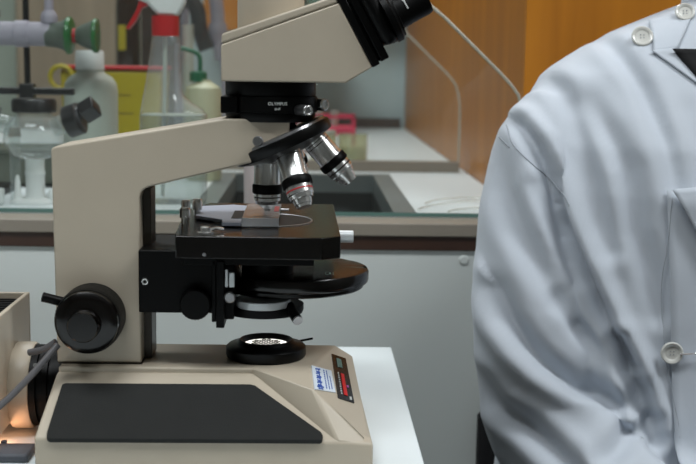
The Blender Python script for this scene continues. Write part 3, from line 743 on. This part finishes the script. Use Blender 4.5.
# stage
ZS = .1772
sg = B()
prism_dir(sg, [(-.1050, .934, ZS - .0180), (.0112, .932, ZS - .0180), (.0262, .944, ZS - .0180), (.0245, 1.160, ZS - .0180), (-.096, 1.160, ZS - .0180), (-.114, 1.10, ZS - .0180), (-.107, .955, ZS - .0180)], (0, 0, .0180))
obj('stage', sg, 'gloss', mi, bevel=.0008)
obj('stage_insert', lathe(B(), (-.040, 1.034, ZS - .0002), (0, 0, 1), [(.0425, 0), (.0425, .0005)], 72), 'satin', mi)
obj('insert_rim', lathe(B(), (-.040, 1.034, ZS - .0004), (0, 0, 1), [(.0424, 0), (.0424, .0010), (.0432, .0013), (.0440, .0010), (.0440, 0)], 96, False, False), 'steel', mi)
obj('stage_underplate', box(B(), -.10, .005, .95, 1.06, ZS - .026, ZS - .0182), 'satin', mi, bevel=.001)
# slide holder
sh = B()
prism_dir(sh, [(-.0980, 1.030, ZS + .0012), (-.0850, 1.018, ZS + .0012), (-.0730, 1.006, ZS + .0012), (-.0720, .986, ZS + .0012), (-.0560, .986, ZS + .0012), (-.0560, 1.105, ZS + .0012), (-.0700, 1.112, ZS + .0012), (-.0850, 1.105, ZS + .0012), (-.1020, 1.098, ZS + .0012)], (0, 0, .0030))
obj('slide_holder', sh, 'alu', mi, bevel=.0004)
obj('holder_slot', prism_dir(B(), [(-.0660, 1.012, ZS + .0042), (-.0562, 1.012, ZS + .0042), (-.0562, 1.065, ZS + .0042), (-.0660, 1.065, ZS + .0042)], (0, 0, .0003)), 'satin', mi)
obj('holder_finger', tube(B(), [(-.060, 1.090, ZS + .0022), (-.040, 1.096, ZS + .0022), (-.018, 1.092, ZS + .0022)], .0011, 8), 'steel', mi)
for x, y, h, r in ((-.1040, 1.000, .0145, .0046), (-.0985, 1.050, .0165, .0046), (-.1080, 1.045, .016, .0042)):
    obj('holder_screw', lathe(B(), (x, y, ZS), (0, 0, 1), [(r * .7, 0), (r * .7, h * .4), (r, h * .42), (r, h * .9), (r * .8, h)], 32), 'chrome', mi)
obj('stage_clip_screw', lathe(B(), (-.0825, .950, ZS), (0, 0, 1), [(.0068, 0), (.0068, .0012), (.0042, .0014), (.0042, .0050), (.0032, .0058)], 36), 'chrome', mi)
obj('stage_clip', tube(B(), [(-.0805, .951, ZS + .0022), (-.0745, .958, ZS + .0034), (-.0690, .962, ZS + .0022)], .0013, 8), 'chrome', mi)
obj('stage_pin', cyl(B(), (.020, 1.0, ZS - .0085), (.0385, 1.0, ZS - .0085), .0052, 28), 'brightmetal', mi, bevel=.0005)
obj('stage_screw', lathe(B(), (-.0820, .9335, ZS - .0145), (0, -1, 0), [(.0016, 0), (.0014, .0012)], 20), 'steel', mi)
ss = tag(obj('specimen_slide', box(B(), -.0555, -.0245, .984, 1.085, ZS + .0012, ZS + .0085), 'slide', bevel=.0003), 'clear glass specimen slide on the black stage under the objective', 'slide')
cv = obj('cover_slip', box(B(), -.0470, -.0300, .992, 1.018, ZS + .0085, ZS + .0088), 'slide', None); cv.parent = ss; cv.matrix_parent_inverse = Matrix.Translation(-ss.location)
rd = obj('red_mark', box(B(), -.0300, -.0258, 1.030, 1.065, ZS + .0085, ZS + .0087), 'redlabel', None); rd.parent = ss; rd.matrix_parent_inverse = Matrix.Translation(-ss.location)

# stage bracket and substage
obj('stage_bracket', box(B(), -.1372, -.0756, .956, 1.045, .1105, .1622), 'satin', mi, bevel=.0012)
obj('bracket_knob', lathe(B(), (-.0905, .958, .1195), (0, -1, 0), [(.0125, 0), (.0128, .002), (.0128, .012), (.0115, .014)], 56, flute=1, fdepth=.0004, frange=(1, 2)), 'satin', mi)
obj('bracket_screw', torus(B(), (-.1320, .9555, .1365), (0, 1, 0), .0021, .0008, 24, 8), 'chrome', mi)
obj('rack_tab', box(B(), -.0775, -.0740, .950, .980, .1045, .155), 'satin', mi, bevel=.0006)
obj('rack_tab', box(B(), -.0738, -.0672, .948, .985, .1000, .155), 'satin', mi, bevel=.0006)
for q in ((-.0662, -.0640, .1345, .1490), (-.0630, -.0588, .1345, .1465)): obj('chrome_latch', box(B(), q[0], q[1], .944, .9475, q[2], q[3]), 'brightmetal', mi, bevel=.0005)
obj('carrier_screw', lathe(B(), (-.0628, .950, .1255), (0, -1, 0), [(.0046, 0), (.0046, .003), (.0036, .004)], 28), 'steel', mi)
obj('condenser_carrier', lathe(B(), (-.0365, .990, .1040), (0, 0, 1), [(.026, 0), (.0325, .0015), (.0335, .004), (.0335, .0085), (.0245, .009)], 72), 'satin', mi)
obj('carrier_arm', box(B(), -.0760, -.0600, .960, 1.03, .1045, .150), 'satin', mi, bevel=.001)
obj('condenser_ring', lathe(B(), (-.0370, .978, .1128), (0, 0, 1), [(.0225, 0), (.0230, .0006), (.0230, .0058), (.0225, .0064)], 72), 'brightmetal', mi)
obj('condenser_body', lathe(B(), (-.034, 1.0, .1208), (0, 0, 1), [(.022, .0015), (.022, .034)], 64), 'satin', mi)
ts = obj('centring_screw', cyl(B(), (-.015, .972, .1135), (-.0080, .955, .1060), .0044, 24), 'satin', mi)
c_ = obj('screw_face', cyl(B(), (-.00805, .9552, .1061), (-.0074, .9535, .1054), .0041, 24), 'steel', None); c_.parent = ts; c_.matrix_parent_inverse = Matrix.Translation(-ts.location)
# phase turret with a notched rim
tr = B(); TX, TY = -.0150, 1.030; n = 180
def trr(i, r):
    t = 2 * PI * i / n; a = math.degrees(t) % 36
    return r - (.0036 if a < 7 and not 180 < math.degrees(t) < 340 else 0.0)
rings = []
for r, z, nt_ in ((.040, .1195, 0), (.0500, .1200, 0), (.0630, .1206, 0), (.0642, .1216, 0), (.0642, .1246, 0), (.0670, .1250, 0), (.0680, .1260, 1), (.0686, .1280, 1), (.0686, .1348, 1), (.0674, .1366, 1), (.064, .1372, 0), (.042, .1376, 0)):
    rings.append([tr.verts.new((TX + (trr(i, r) if nt_ else r) * math.cos(2 * PI * i / n), TY + (trr(i, r) if nt_ else r) * math.sin(2 * PI * i / n), z)) for i in range(n)])
for a, b in zip(rings, rings[1:]):
    for i in range(n): tr.faces.new((a[i], a[(i + 1) % n], b[(i + 1) % n], b[i]))
tr.faces.new(rings[0][::-1]); tr.faces.new(rings[-1])
obj('phase_turret', tr, 'gloss', mi)
tm = B()
for q in ((.0150, .0154, .990, 1.002), (.0215, .0219, .990, 1.002), (.0150, .0178, .990, .9906), (.0150, .0178, 1.0014, 1.002), (.0182, .0196, .993, .999)): box(tm, *q, .1370, .13765)
obj('turret_marking', tm, 'inkteal', mi, smooth=False)
# lit illuminator in the base
il = obj('illuminator', lathe(B(), (AX, AY, .0640), (0, 0, 1), [(.0320, 0), (.0338, .0012), (.0343, .003), (.0341, .0090), (.0325, .0106), (.0270, .0116), (.0245, .0132), (.0232, .0148), (.0222, .0154), (.0210, .0150), (.0202, .0135), (.0190, .0105)], 96, True, False), 'black', mi)
le = obj('lit_lens', lathe(B(), (AX, AY, .0748), (0, 0, 1), [(.0192, 0), (.0160, .0006), (.010, .0010), (.004, .0012)], 60), 'lens', mi)
hx = B()
for q in range(-3, 4):
    for r in range(-3, 4):
        x = q * .0042 + r * .0021; y = r * .0036
        if math.hypot(x, y) < .0125: torus(hx, (AX + x, AY + y, .0760), (0, 0, 1), .0017, .00034, 12, 6)
o_ = obj('lens_pattern', hx, 'rimw', None); o_.parent = le; o_.matrix_parent_inverse = Matrix.Translation(-le.location)
obj('iris_lever', cyl(B(), (-.008, 1.022, .0720), (.0050, 1.028, .0732), .0010, 12), 'satin', mi)

# lamp housing at the left with its collar and cable
LX0, LX1, LY0, LY1 = -.36, -.2470, .925, 1.05
hw = B(); th = .004
box(hw, LX0, LX1, LY0, LY0 + th, .012, .1085); box(hw, LX0, LX1, LY1 - th, LY1, .012, .1085)
box(hw, LX0, LX0 + th, LY0 + th, LY1 - th, .012, .1085); box(hw, LX1 - th, LX1, LY0 + th, LY1 - th, .012, .1085)
lh = obj('lamp_housing', hw, 'cream', mi, bevel=.001)
gr = B()
for k in range(15): box(gr, LX0 + th, LX1 - th, LY0 + .010 + k * .0075, LY0 + .0135 + k * .0075, .098, .1035)
box(gr, LX0 + th, LX1 - th, LY0 + th, LY1 - th, .088, .090)
c_ = obj('vent_grille', gr, 'satin', None); c_.parent = lh; c_.matrix_parent_inverse = Matrix.Translation(-lh.location)
for x in (LX0 + .012, LX1 - .012):
    for y in (LY0 + .012, LY1 - .012):
        c_ = obj('foot', cyl(B(), (x, y, 0), (x, y, .0125), .006, 20), 'rubber', None); c_.parent = lh; c_.matrix_parent_inverse = Matrix.Translation(-lh.location)
obj('lamp_collar', lathe(B(), (-.2478, .998, .0380), (1, 0, 0), [(.0362, 0), (.0368, .0015), (.0368, .0150), (.0355, .0172), (.030, .0175)], 80), 'cream', mi)
obj('lamp_tube', lathe(B(), (-.2310, .998, .0380), (1, 0, 0), [(.0345, 0), (.0345, .006), (.0322, .0065), (.0322, .009), (.0345, .0095), (.0345, .0155), (.0322, .016), (.0322, .019), (.0345, .0195), (.0345, .026)], 72), 'satin', mi)
obj('lamp_screw', cyl(B(), (-.2225, .972, .058), (-.2215, .955, .066), .0018, 16), 'chrome', mi)
obj('power_cable', tube(B(), [(-.2010, .946, .0855), (-.2090, .938, .0760), (-.2200, .931, .0635), (-.2335, .925, .0495), (-.2480, .919, .0365), (-.2700, .905, .0170), (-.3000, .890, .0060), (-.3600, .86, .0032), (-.50, .80, .0032)], .0027, 14), 'cable', mi)
obj('cable_stub', tube(B(), [(-.2045, .955, .0860), (-.2150, .957, .0790), (-.2280, .962, .0750)], .0028, 12), 'cable', mi)
# lamp glow that leaves the housing through its open underside
gl = bpy.data.lights.new('lamp_bulb_light', 'POINT'); gl.energy = 0.055; gl.color = (1.0, 0.50, 0.28); gl.shadow_soft_size = .004
go = bpy.data.objects.new('lamp_bulb_light', gl); go.location = (-.255, .948, .0045); COL.objects.link(go)
pg = thing('plug_connector', 'dark grey plug connector lying on the table under the lamp housing', 'plug', (-.25, .90, 0))
obj('plug_body', box(B(), -.285, -.2175, .905, .9355, .0002, .007), 'greyplug', pg, bevel=.002)
bm = B()
for k in range(6): box(bm, -.2835 + k * .0075, -.279 + k * .0075, .934, .9385, .0005, .0085)
obj('plug_ribs', bm, 'greyplug', pg, bevel=.0008)

# ------------------------------------------------------------------ person in a white coat
pe = thing('person', 'person in a white cotton lab coat sitting to the right of the table', 'person', (.40, 1.25, FLOOR))
def skin_body():
    V, E, R = [], [], []
    def add(p, r, prev=None):
        V.append(p); R.append(r)
        if prev is not None: E.append((prev, len(V) - 1))
        return len(V) - 1
    cx = .405
    pel = add((cx, 1.29, -.27), .12)
    ab_ = add((cx, 1.285, -.10), .105, pel); chs = add((cx, 1.275, .10), .105, ab_); uc = add((cx, 1.285, .235), .085, chs)
    cx = .445; nb = add((cx, 1.29, .33), .046, uc); nt_ = add((cx, 1.285, .41), .041, nb)
    jaw = add((cx, 1.255, .482), .064, nt_); add((cx, 1.212, .470), .034, jaw); hd = add((cx, 1.26, .55), .088, jaw); tp = add((cx, 1.265, .615), .070, hd)
    cx = .405
    for s in (-1, 1):
        sh_ = add((cx + s * .155, 1.27, .245), .048, uc); ua = add((cx + s * .170, 1.245, .09), .042, sh_)
        el = add((cx + s * .145, 1.205, -.06), .036, ua); fa = add((cx + s * .07, 1.10, -.115), .032, el); wr = add((cx + s * .02, 1.02, -.150), .024, fa)
        pa = add((cx + s * .006, .975, -.165), .030, wr); kn = add((cx + s * .0, .945, -.176), .026, pa)
        hip = add((cx + s * .09, 1.24, -.29), .085, pel); kne = add((cx + s * .12, .84, -.275), .058, hip); ank = add((cx + s * .12, .86, -.68), .038, kne); toe = add((cx + s * .125, .74, -.745), .034, ank)
    me = bpy.data.meshes.new('body'); me.from_pydata(V, E, [])
    o = bpy.data.objects.new('body', me); COL.objects.link(o)
    sk_ = o.modifiers.new('skin', 'SKIN')
    for i, r in enumerate(R): me.skin_vertices[0].data[i].radius = (r, r)
    me.skin_vertices[0].data[0].use_root = True
    sb = o.modifiers.new('sub', 'SUBSURF'); sb.levels = 2; sb.render_levels = 2
    bpy.context.view_layer.update()
    out = bpy.data.meshes.new_from_object(o.evaluated_get(bpy.context.evaluated_depsgraph_get()))
    bpy.data.objects.remove(o)
    return out
bme = skin_body()
for mm in ('skin', 'trousers', 'shirt'): bme.materials.append(M[mm])
for p in bme.polygons:
    z, y = p.center.z, p.center.y
    if z < .35 and not (y < 1.03 and z > -.21 and z < -.1): p.material_index = 1 if z < -.2 else 2
body = link('body', bme, None, pe, angle=180)
# face, hair, fingers (on the same figure, mostly above and below the picture)
hx_ = .445
fb = bmesh.new(); fb.from_mesh(bme); fb.transform(Matrix.Translation(body.location)); fb.normal_update()
FACE = BVHTree.FromBMesh(fb)
def face_y(x, z):
    l, n_, _, _ = FACE.ray_cast(Vector((x, .6, z)), Vector((0, 1, 0)), 2)
    return l.y if l else 1.18
hb = B(); vmap = {}
for f in fb.faces:
    c = f.calc_center_median()
    if c.z > .605 + .25 * (1.215 - c.y) or (c.y > 1.262 and c.z > .47 and c.z > .545 - 1.2 * (c.y - 1.262)):
        vs = []
        for v in f.verts:
            if v.index not in vmap: vmap[v.index] = hb.verts.new(v.co + v.normal * .010)
            vs.append(vmap[v.index])
        hb.faces.new(vs)
fb.free()
ho = obj('hair', hb, 'hair', pe, angle=180)
hs = ho.modifiers.new('thickness', 'SOLIDIFY'); hs.thickness = .016; hs.offset = -.6
hs = ho.modifiers.new('round', 'SUBSURF'); hs.levels = 2; hs.render_levels = 2
ny = face_y(hx_, .53)
nz = hull(B(), [(hx_ - .006, face_y(hx_, .562) - .002, .562), (hx_ + .006, face_y(hx_, .562) - .002, .562), (hx_ - .014, ny + .004, .521), (hx_ + .014, ny + .004, .521), (hx_ - .006, ny - .017, .524), (hx_ + .006, ny - .017, .524), (hx_, ny - .010, .515), (hx_, ny + .008, .512), (hx_, ny - .010, .545)])
no = obj('nose', nz, 'skin', pe, bevel=.004, seg=3, angle=180)
my = face_y(hx_, .488)
obj('mouth', loft(B(), [(.4845, hx_ - .016, hx_ + .016, my + .003, .004), (.487, hx_ - .021, hx_ + .021, my + .003, .006), (.4885, hx_ - .023, hx_ + .023, my + .004, .0055), (.491, hx_ - .018, hx_ + .018, my + .003, .006), (.493, hx_ - .010, hx_ + .010, my + .003, .004)], p=2), 'lips', pe, angle=180)
for s in (-1, 1):
    ex = hx_ + s * .030; ey = face_y(ex, .556)
    eb = obj('eye', lathe(B(), (ex, ey + .0065, .556), (0, -1, 0), [(.0035, -.009), (.0095, -.005), (.0105, 0), (.0095, .0045), (.0065, .0083), (.0030, .0100)], 24), 'whiteplastic', pe, angle=180)
    ir = obj('iris', lathe(B(), (ex, ey + .0065, .556), (0, -1, 0), [(.0052, .0086), (.0045, .0098), (.0020, .0106)], 20), 'hair', None); ir.parent = eb; ir.matrix_parent_inverse = Matrix.Translation(-eb.location)
    obj('eyelid', tube(B(), [(ex - .015, face_y(ex - .015, .558), .557), (ex - .007, ey - .0035, .5645), (ex + .007, ey - .0035, .5645), (ex + .015, face_y(ex + .015, .558), .557)], .0030, 10), 'skin', pe)
    obj('eyebrow', tube(B(), [(ex - .016, face_y(ex - .016, .575), .5735), (ex, face_y(ex, .578) - .001, .5785), (ex + .016, face_y(ex + .016, .575), .5735)], lambda t: .0022 + .0012 * math.sin(PI * t), 10), 'hair', pe)
    obj('ear', loft(B(), [(.512, hx_ + s * .080 - .005, hx_ + s * .080 + .005, 1.268, .009), (.535, hx_ + s * .084 - .007, hx_ + s * .084 + .007, 1.272, .015), (.557, hx_ + s * .086 - .007, hx_ + s * .086 + .007, 1.275, .018), (.570, hx_ + s * .084 - .005, hx_ + s * .084 + .005, 1.275, .011)], p=2), 'skin', pe, angle=180)
    for k, (dx, ln) in enumerate(((-.024, .066), (-.008, .075), (.008, .071), (.023, .056))):
        x = .405 + dx * .9 + s * .004
        b0 = Vector((x, .935, -.176 + .004 * (k % 2)))
        obj('finger', tube(B(), [b0 + Vector((0, .02, .004)), b0, b0 + Vector((0, -ln * .5, -.003)), b0 + Vector((0, -ln * .85, -.016)), b0 + Vector((0, -ln, -.028))], lambda t: .0092 - .0028 * t, 12), 'skin', pe)
    tb_ = Vector((.405 + s * .03, .985, -.165))
    obj('thumb', tube(B(), [tb_ - Vector((s * .016, 0, 0)), tb_ + Vector((s * .008, -.012, -.004)), tb_ + Vector((s * .014, -.034, -.012)), tb_ + Vector((s * .010, -.052, -.018))], lambda t: .0115 - .0035 * t, 12), 'skin', pe)

# the coat: torso and both sleeves as one sewn surface with folds pressed into it
def tapered(bm, secs, n=40):
    """closed loft along a path: (centre, rx across, ry depth, direction)"""
    P = [Vector(s[0]) for s in secs]; rings = []; u = None
    for i, s in enumerate(secs):
        d = (P[min(i + 1, len(P) - 1)] - P[max(i - 1, 0)]).normalized()
        h = Vector((0, 1, 0)); a = h.cross(d)
        a = a.normalized() if a.length > .2 else Vector((1, 0, 0)); b = d.cross(a).normalized()
        rings.append([bm.verts.new(P[i] + a * (s[1] * math.cos(2 * PI * j / n)) + b * (s[2] * math.sin(2 * PI * j / n))) for j in range(n)])
    for a, b in zip(rings, rings[1:]):
        for j in range(n): bm.faces.new((a[j], a[(j + 1) % n], b[(j + 1) % n], b[j]))
    bm.faces.new(rings[0][::-1]); bm.faces.new(rings[-1])
def interp(secs, k=5):
    out = []
    Pc = smooth_path([s[0] for s in secs], k); n = len(secs) - 1
    for i, p in enumerate(Pc):
        t = i / k; a = min(int(t), n - 1); f = t - a; f = f * f * (3 - 2 * f)
        out.append((p, secs[a][1] * (1 - f) + secs[a + 1][1] * f, secs[a][2] * (1 - f) + secs[a + 1][2] * f))
    return out
cbm = B()
tor = [(-.34, .205, .155, 0), (-.20, .20, .150, 0), (-.08, .188, .140, 0), (.02, .18, .135, 0), (.12, .178, .132, 0), (.19, .180, .128, .002), (.235, .185, .118, .006), (.262, .186, .106, .010), (.285, .184, .096, .015), (.306, .178, .088, .020),
       (.326, .156, .080, .027), (.345, .130, .072, .034), (.358, .107, .066, .038), (.370, .080, .060, .040), (.381, .052, .050, .040), (.388, .030, .035, .040)]
rings = []
for z, rx, ry, ox in tor:
    ring = []
    for i in range(64):
        t = 2 * PI * i / 64; c, s_ = math.cos(t), math.sin(t); p = 2.35
        ring.append(cbm.verts.new((.405 + ox + rx * math.copysign(abs(c) ** (2 / p), c), 1.265 + .02 * max(0, (z - .25) / .12) + ry * math.copysign(abs(s_) ** (2 / p), s_), z)))
    rings.append(ring)
for a, b in zip(rings, rings[1:]):
    for i in range(64): cbm.faces.new((a[i], a[(i + 1) % 64], b[(i + 1) % 64], b[i]))
cbm.faces.new(rings[0][::-1]); cbm.faces.new(rings[-1])
slR = [((.272, 1.262, .262), .048, .055), ((.247, 1.250, .215), .055, .064), ((.236, 1.240, .140), .056, .068), ((.235, 1.222, .070), .0595, .068), ((.238, 1.205, .010), .0625, .068), ((.252, 1.185, -.055), .064, .064),
       ((.285, 1.140, -.095), .060, .060), ((.335, 1.085, -.120), .054, .054), ((.390, 1.030, -.145), .046, .046)]
tapered(cbm, interp(slR))
tapered(cbm, interp([((.81 - p[0], p[1], p[2]), a, b) for (p, a, b) in slR]))
bmesh.ops.recalc_face_normals(cbm, faces=cbm.faces)
cme = bpy.data.meshes.new('coat'); cbm.to_mesh(cme); cbm.free()
co = bpy.data.objects.new('coat', cme); COL.objects.link(co)
rmod = co.modifiers.new('remesh', 'REMESH'); rmod.mode = 'VOXEL'; rmod.voxel_size = .0036
smod = co.modifiers.new('smooth', 'SMOOTH'); smod.factor = .5; smod.iterations = 8
bpy.context.view_layer.update()
cme2 = bpy.data.meshes.new_from_object(co.evaluated_get(bpy.context.evaluated_depsgraph_get()))
bpy.data.objects.remove(co)

# folds as polylines in the front plane (x, z): depth, half width, ridge side (+1 right of the line, -1 left, 0 both)
FOLDS = [
    ([(.3049, .3503), (.3179, .3239), (.3321, .2953), (.3496, .2424), (.3578, .2014)], .0068, .0095, 0),
    ([(.2408, .3112), (.2582, .2904), (.273, .2413), (.2854, .1857), (.2996, .1363)], .0060, .0100, 0),
    ([(.2811, .2782), (.294, .2542), (.3126, .2155), (.3225, .1554), (.3376, .1136), (.3455, .0764)], .0085, .0115, 0),
    ([(.2168, .2551), (.2303, .2339), (.2454, .1999), (.2645, .1448), (.2868, .09), (.3047, .0506), (.3213, .02)], .0155, .0085, 1),
    ([(.1907, .2288), (.1986, .1895), (.2118, .1512), (.2309, .1175), (.2499, .0856)], .0090, .0125, 0),
    ([(.2308, .1949), (.2395, .1753), (.2553, .1288), (.2694, .1009)], .0060, .0085, 0),
    ([(.1904, .0900), (.2001, .0639), (.2159, .0417), (.2335, .0245), (.2698, -.0009), (.3141, -.0202)], .0160, .0120, -1),
    ([(.1795, -.0057), (.1901, -.0241), (.2178, -.0374), (.2407, -.055), (.2586, -.0706), (.2726, -.0894)], .0120, .0115, 0),
    ([(.2814, -.0579), (.2973, -.0515), (.3263, -.0409), (.3481, -.0304)], .0080, .0075, 0),
    ([(.3102, .0464), (.3191, .0231), (.3283, -.0005), (.3389, -.0294), (.346, -.050)], .0190, .0085, 0),
    ([(.2501, .0856), (.2661, .0604), (.2923, .0352), (.3083, .0169)], .0060, .0085, 0),
    ([(.3750, .2700), (.3850, .200)], .0040, .012, 0),
]
def seg_dist(px, pz, line):
    best = (1e9, 0, 0); n = len(line) - 1
    for i in range(n):
        ax, az = line[i]; bx, bz = line[i + 1]
        dx, dz = bx - ax, bz - az; L2 = dx * dx + dz * dz
        t = max(0, min(1, ((px - ax) * dx + (pz - az) * dz) / L2))
        ex, ez = px - ax - t * dx, pz - az - t * dz
        d = math.hypot(ex, ez)
        if d < best[0]:
            best = (d, (i + t) / n, 1 if (dx * ez - dz * ex) > 0 else -1)   # +1 lies to the right of a line drawn downwards
    return best
def fold_disp(x, z):
    h = 0
    for line, A, wd, side in FOLDS:
        d, t, sd = seg_dist(x, z, line)
        if d > 4 * wd: continue
        tp = math.sin(PI * (.10 + .80 * t)) ** .6
        v = -math.exp(-(d / wd) ** 2)
        if side == 0: r = .45 * math.exp(-((d - 1.7 * wd) / wd) ** 2)
        else:
            r = (.85 if sd == side else .15) * math.exp(-((d - 1.5 * wd) / wd) ** 2)
            if sd == side: v = -math.exp(-(d / (wd * .55)) ** 2)
        h += 1.1 * A * tp * (v + r)
    return h
bm = bmesh.new(); bm.from_mesh(cme2); bm.normal_update()
shift = []
for v in bm.verts:
    f = max(0.0, min(1.0, (-v.normal.y + .25) / .6))
    h = 0
    if f > 0: h = f * fold_disp(v.co.x, v.co.z)
    q = Vector((v.co.x * 14, v.co.y * 14, v.co.z * 7)); h += .0007 * noise.noise(q)
    shift.append(v.normal * h)
for v, d in zip(bm.verts, shift): v.co += d
bmesh.ops.smooth_vert(bm, verts=bm.verts, factor=.4, use_axis_x=True, use_axis_y=True, use_axis_z=True)
bm.to_mesh(cme2)
TREE = BVHTree.FromBMesh(bm)
bm.free()
coat = link('coat', cme2, 'coat', pe, angle=180)

def hit(x, z):
    """front surface of the coat at (x, z)"""
    loc, nr, _, _ = TREE.ray_cast(Vector((x, .6, z)), Vector((0, 1, 0)), 2)
    if loc is None: return None, None
    if nr.y > 0: nr = -nr
    return loc, nr
def child(o, par):
    o.parent = par; o.matrix_parent_inverse = Matrix.Translation(-par.location); return o
def patch(name, c4, m, off=.002, th=.0016, nu=14, nv=20, flat=0.0):
    """cloth piece lying on the coat between four (x, z) corners"""
    (ax, az), (bx, bz), (cx_, cz), (dx, dz) = c4
    bm = B(); g = []
    for j in range(nv + 1):
        row = []; v = j / nv
        for i in range(nu + 1):
            u = i / nu
            x = (ax * (1 - u) + bx * u) * (1 - v) + (dx * (1 - u) + cx_ * u) * v
            z = (az * (1 - u) + bz * u) * (1 - v) + (dz * (1 - u) + cz * u) * v
            l, nr = hit(x, z)
            y = l.y if l else 1.12
            row.append([x, y, z])
        g.append(row)
    for _ in range(6):
        h = [[r[1] for r in row] for row in g]
        for j in range(nv + 1):
            for i in range(nu + 1):
                q = [h[b][a] for a, b in ((i - 1, j), (i + 1, j), (i, j - 1), (i, j + 1)) if 0 <= a <= nu and 0 <= b <= nv]
                g[j][i][1] = min(h[j][i], .5 * h[j][i] + .5 * sum(q) / len(q))
    vs = [[bm.verts.new((p[0], p[1] - off, p[2])) for p in row] for row in g]
    for j in range(nv):
        for i in range(nu): bm.faces.new((vs[j][i], vs[j][i + 1], vs[j + 1][i + 1], vs[j + 1][i]))
    me = finish(bm)
    o = link(name, me, m, None, angle=180)
    so = o.modifiers.new('thickness', 'SOLIDIFY'); so.thickness = th; so.offset = 0
    return child(o, coat)
def seam(name, pts, m='seamshade', r=.0007, off=.0002):  # thin grey tube drawn in place of the groove's shadow line
    P = smooth_path([(x, 0, z) for x, z in pts], 10); Q = []
    for p in P:
        l, nr = hit(p.x, p.z)
        if l: Q.append(l + nr * off)
    return child(obj(name, tube(B(), Q, r, 8, smooth=False), m, None), coat)
def button(x, z, off=.004, r=.0095, facing=None):
    l, nr = hit(x, z)
    nr = (nr + Vector((0, -1.2, 0))).normalized()
    b = child(obj('button', lathe(B(), l + nr * off, nr, [(r * .85, 0), (r, .0008), (r, .0026), (r * .9, .0034), (r * .72, .0030), (r * .60, .0018), (r * .25, .0015)], 40), 'pearl', None), coat)
    h = B(); a, u, v = frame_of(nr)
    for i, j in ((-1, -1), (-1, 1), (1, -1), (1, 1)):
        cyl(h, l + nr * (off + .0015) + u * (.0016 * i) + v * (.0016 * j), l + nr * (off + .0021) + u * (.0016 * i) + v * (.0016 * j), .0006, 10)
    o = obj('button_holes', h, 'thread', None); o.parent = b
    o.matrix_parent_inverse = Matrix.Translation(-b.location)
    return b
seam('armhole_seam', [(.2050, .2838), (.2052, .258), (.2075, .236), (.2251, .2163), (.2464, .199), (.258, .178)])
seam('sleeve_seam', [(.1900, .2566), (.197, .243), (.2049, .2317)])
patch('front_panel', [(.3470, .198), (.520, .210), (.520, -.20), (.3740, -.20)], 'coat', off=.0028, nu=20, nv=44)
patch('lapel_flap', [(.3500, .1990), (.420, .2080), (.420, .095), (.3860, .1400)], 'coat', off=.012, nu=14, nv=14)
patch('neck_band', [(.3520, .3640), (.3950, .3740), (.3700, .3340), (.3470, .3300)], 'coat', off=.0030, nu=10, nv=10)
patch('neck_band', [(.3450, .3320), (.3665, .3350), (.4000, .3080), (.3900, .2960)], 'coat', off=.0026, nu=10, nv=10)
seam('panel_stitching', [(.352, .19), (.3495, .1467), (.3495, .0865), (.352, .0387), (.372, -.07)], r=.0004, off=.0040)
button(.3395, .3440, .004, .0110); button(.3576, .0388, .006, .0110); button(.3860, .3690, .005, .0100)
pn = B(); l, nr = hit(.3640, .0385)
cyl(pn, l + Vector((0, -.010, 0)), l + Vector((.013, -.011, .0008)), .0008, 10); lathe(pn, l + Vector((.0135, -.011, .0008)), (1, 0, 0), [(.0004, 0), (.0016, .001), (.0016, .003), (.0006, .004)], 14)
child(obj('pin', pn, 'chrome', None), coat)
# collar standing round the neck and the black shirt in its opening
cl = B(); n = 56; g = []
for z, sc in ((.374, .78), (.382, .76), (.392, .75), (.404, .75)):
    row = []
    for i in range(n):
        t = -PI / 2 + .42 + (2 * PI - .84) * i / (n - 1)
        row.append(cl.verts.new((.450 + .066 * sc * math.cos(t), 1.29 + .066 * sc * math.sin(t), z - .010 * (1 - math.sin(t)) * .5)))
    g.append(row)
for a, b in zip(g, g[1:]):
    for i in range(n - 1): cl.faces.new((a[i], a[i + 1], b[i + 1], b[i]))
o = child(obj('collar', cl, 'coat', None, angle=180), coat)
so = o.modifiers.new('thickness', 'SOLIDIFY'); so.thickness = .0022
patch('shirt_opening', [(.3640, .3340), (.526, .334), (.480, .286), (.4000, .2860)], 'shirt', off=.0045, nu=14, nv=10)
patch('neck_band', [(.4900, .2960), (.4950, .2800), (.5430, .3300), (.5250, .3350)], 'coat', off=.0050, nu=10, nv=10)
patch('neck_band', [(.3900, .2960), (.4000, .2880), (.4880, .2880), (.4950, .2760)], 'coat', off=.0052, nu=10, nv=10)

# chair under the person
chr_ = thing('office_chair', 'black office chair behind and under the person in the white coat', 'chair', (.405, 1.28, FLOOR))
obj('seat', loft(B(), [(-.415, .19, .62, 1.22, .20), (-.40, .175, .635, 1.22, .215), (-.385, .175, .635, 1.22, .215), (-.372, .19, .62, 1.22, .20)], p=4), 'trousers', chr_)
obj('backrest', loft(B(), [(-.33, .23, .58, 1.425, .016), (-.31, .2135, .60, 1.43, .02), (-.12, .2135, .60, 1.43, .02), (-.09, .235, .575, 1.43, .016)], p=5), 'trousers', chr_)
obj('back_bracket', box(B(), .38, .43, 1.415, 1.44, -.41, -.31), 'satin', chr_, bevel=.003)
obj('gas_column', cyl(B(), (.405, 1.22, FLOOR + .08), (.405, 1.22, -.415), .022, 28), 'satin', chr_)
for k in range(5):
    a = 2 * PI * k / 5 + .3
    p = Vector((.405, 1.22, FLOOR + .09)); q = p + Vector((math.cos(a) * .20, math.sin(a) * .20, -.035))
    lg = obj('leg', cyl(B(), p, q, .018, 16, .012), 'satin', chr_)
    child(obj('castor', lathe(B(), (q.x - .012 * math.sin(a), q.y + .012 * math.cos(a), FLOOR + .025), (math.sin(a), -math.cos(a), 0), [(.022, 0), (.025, .004), (.025, .020), (.022, .024)], 24), 'satin', None), lg)
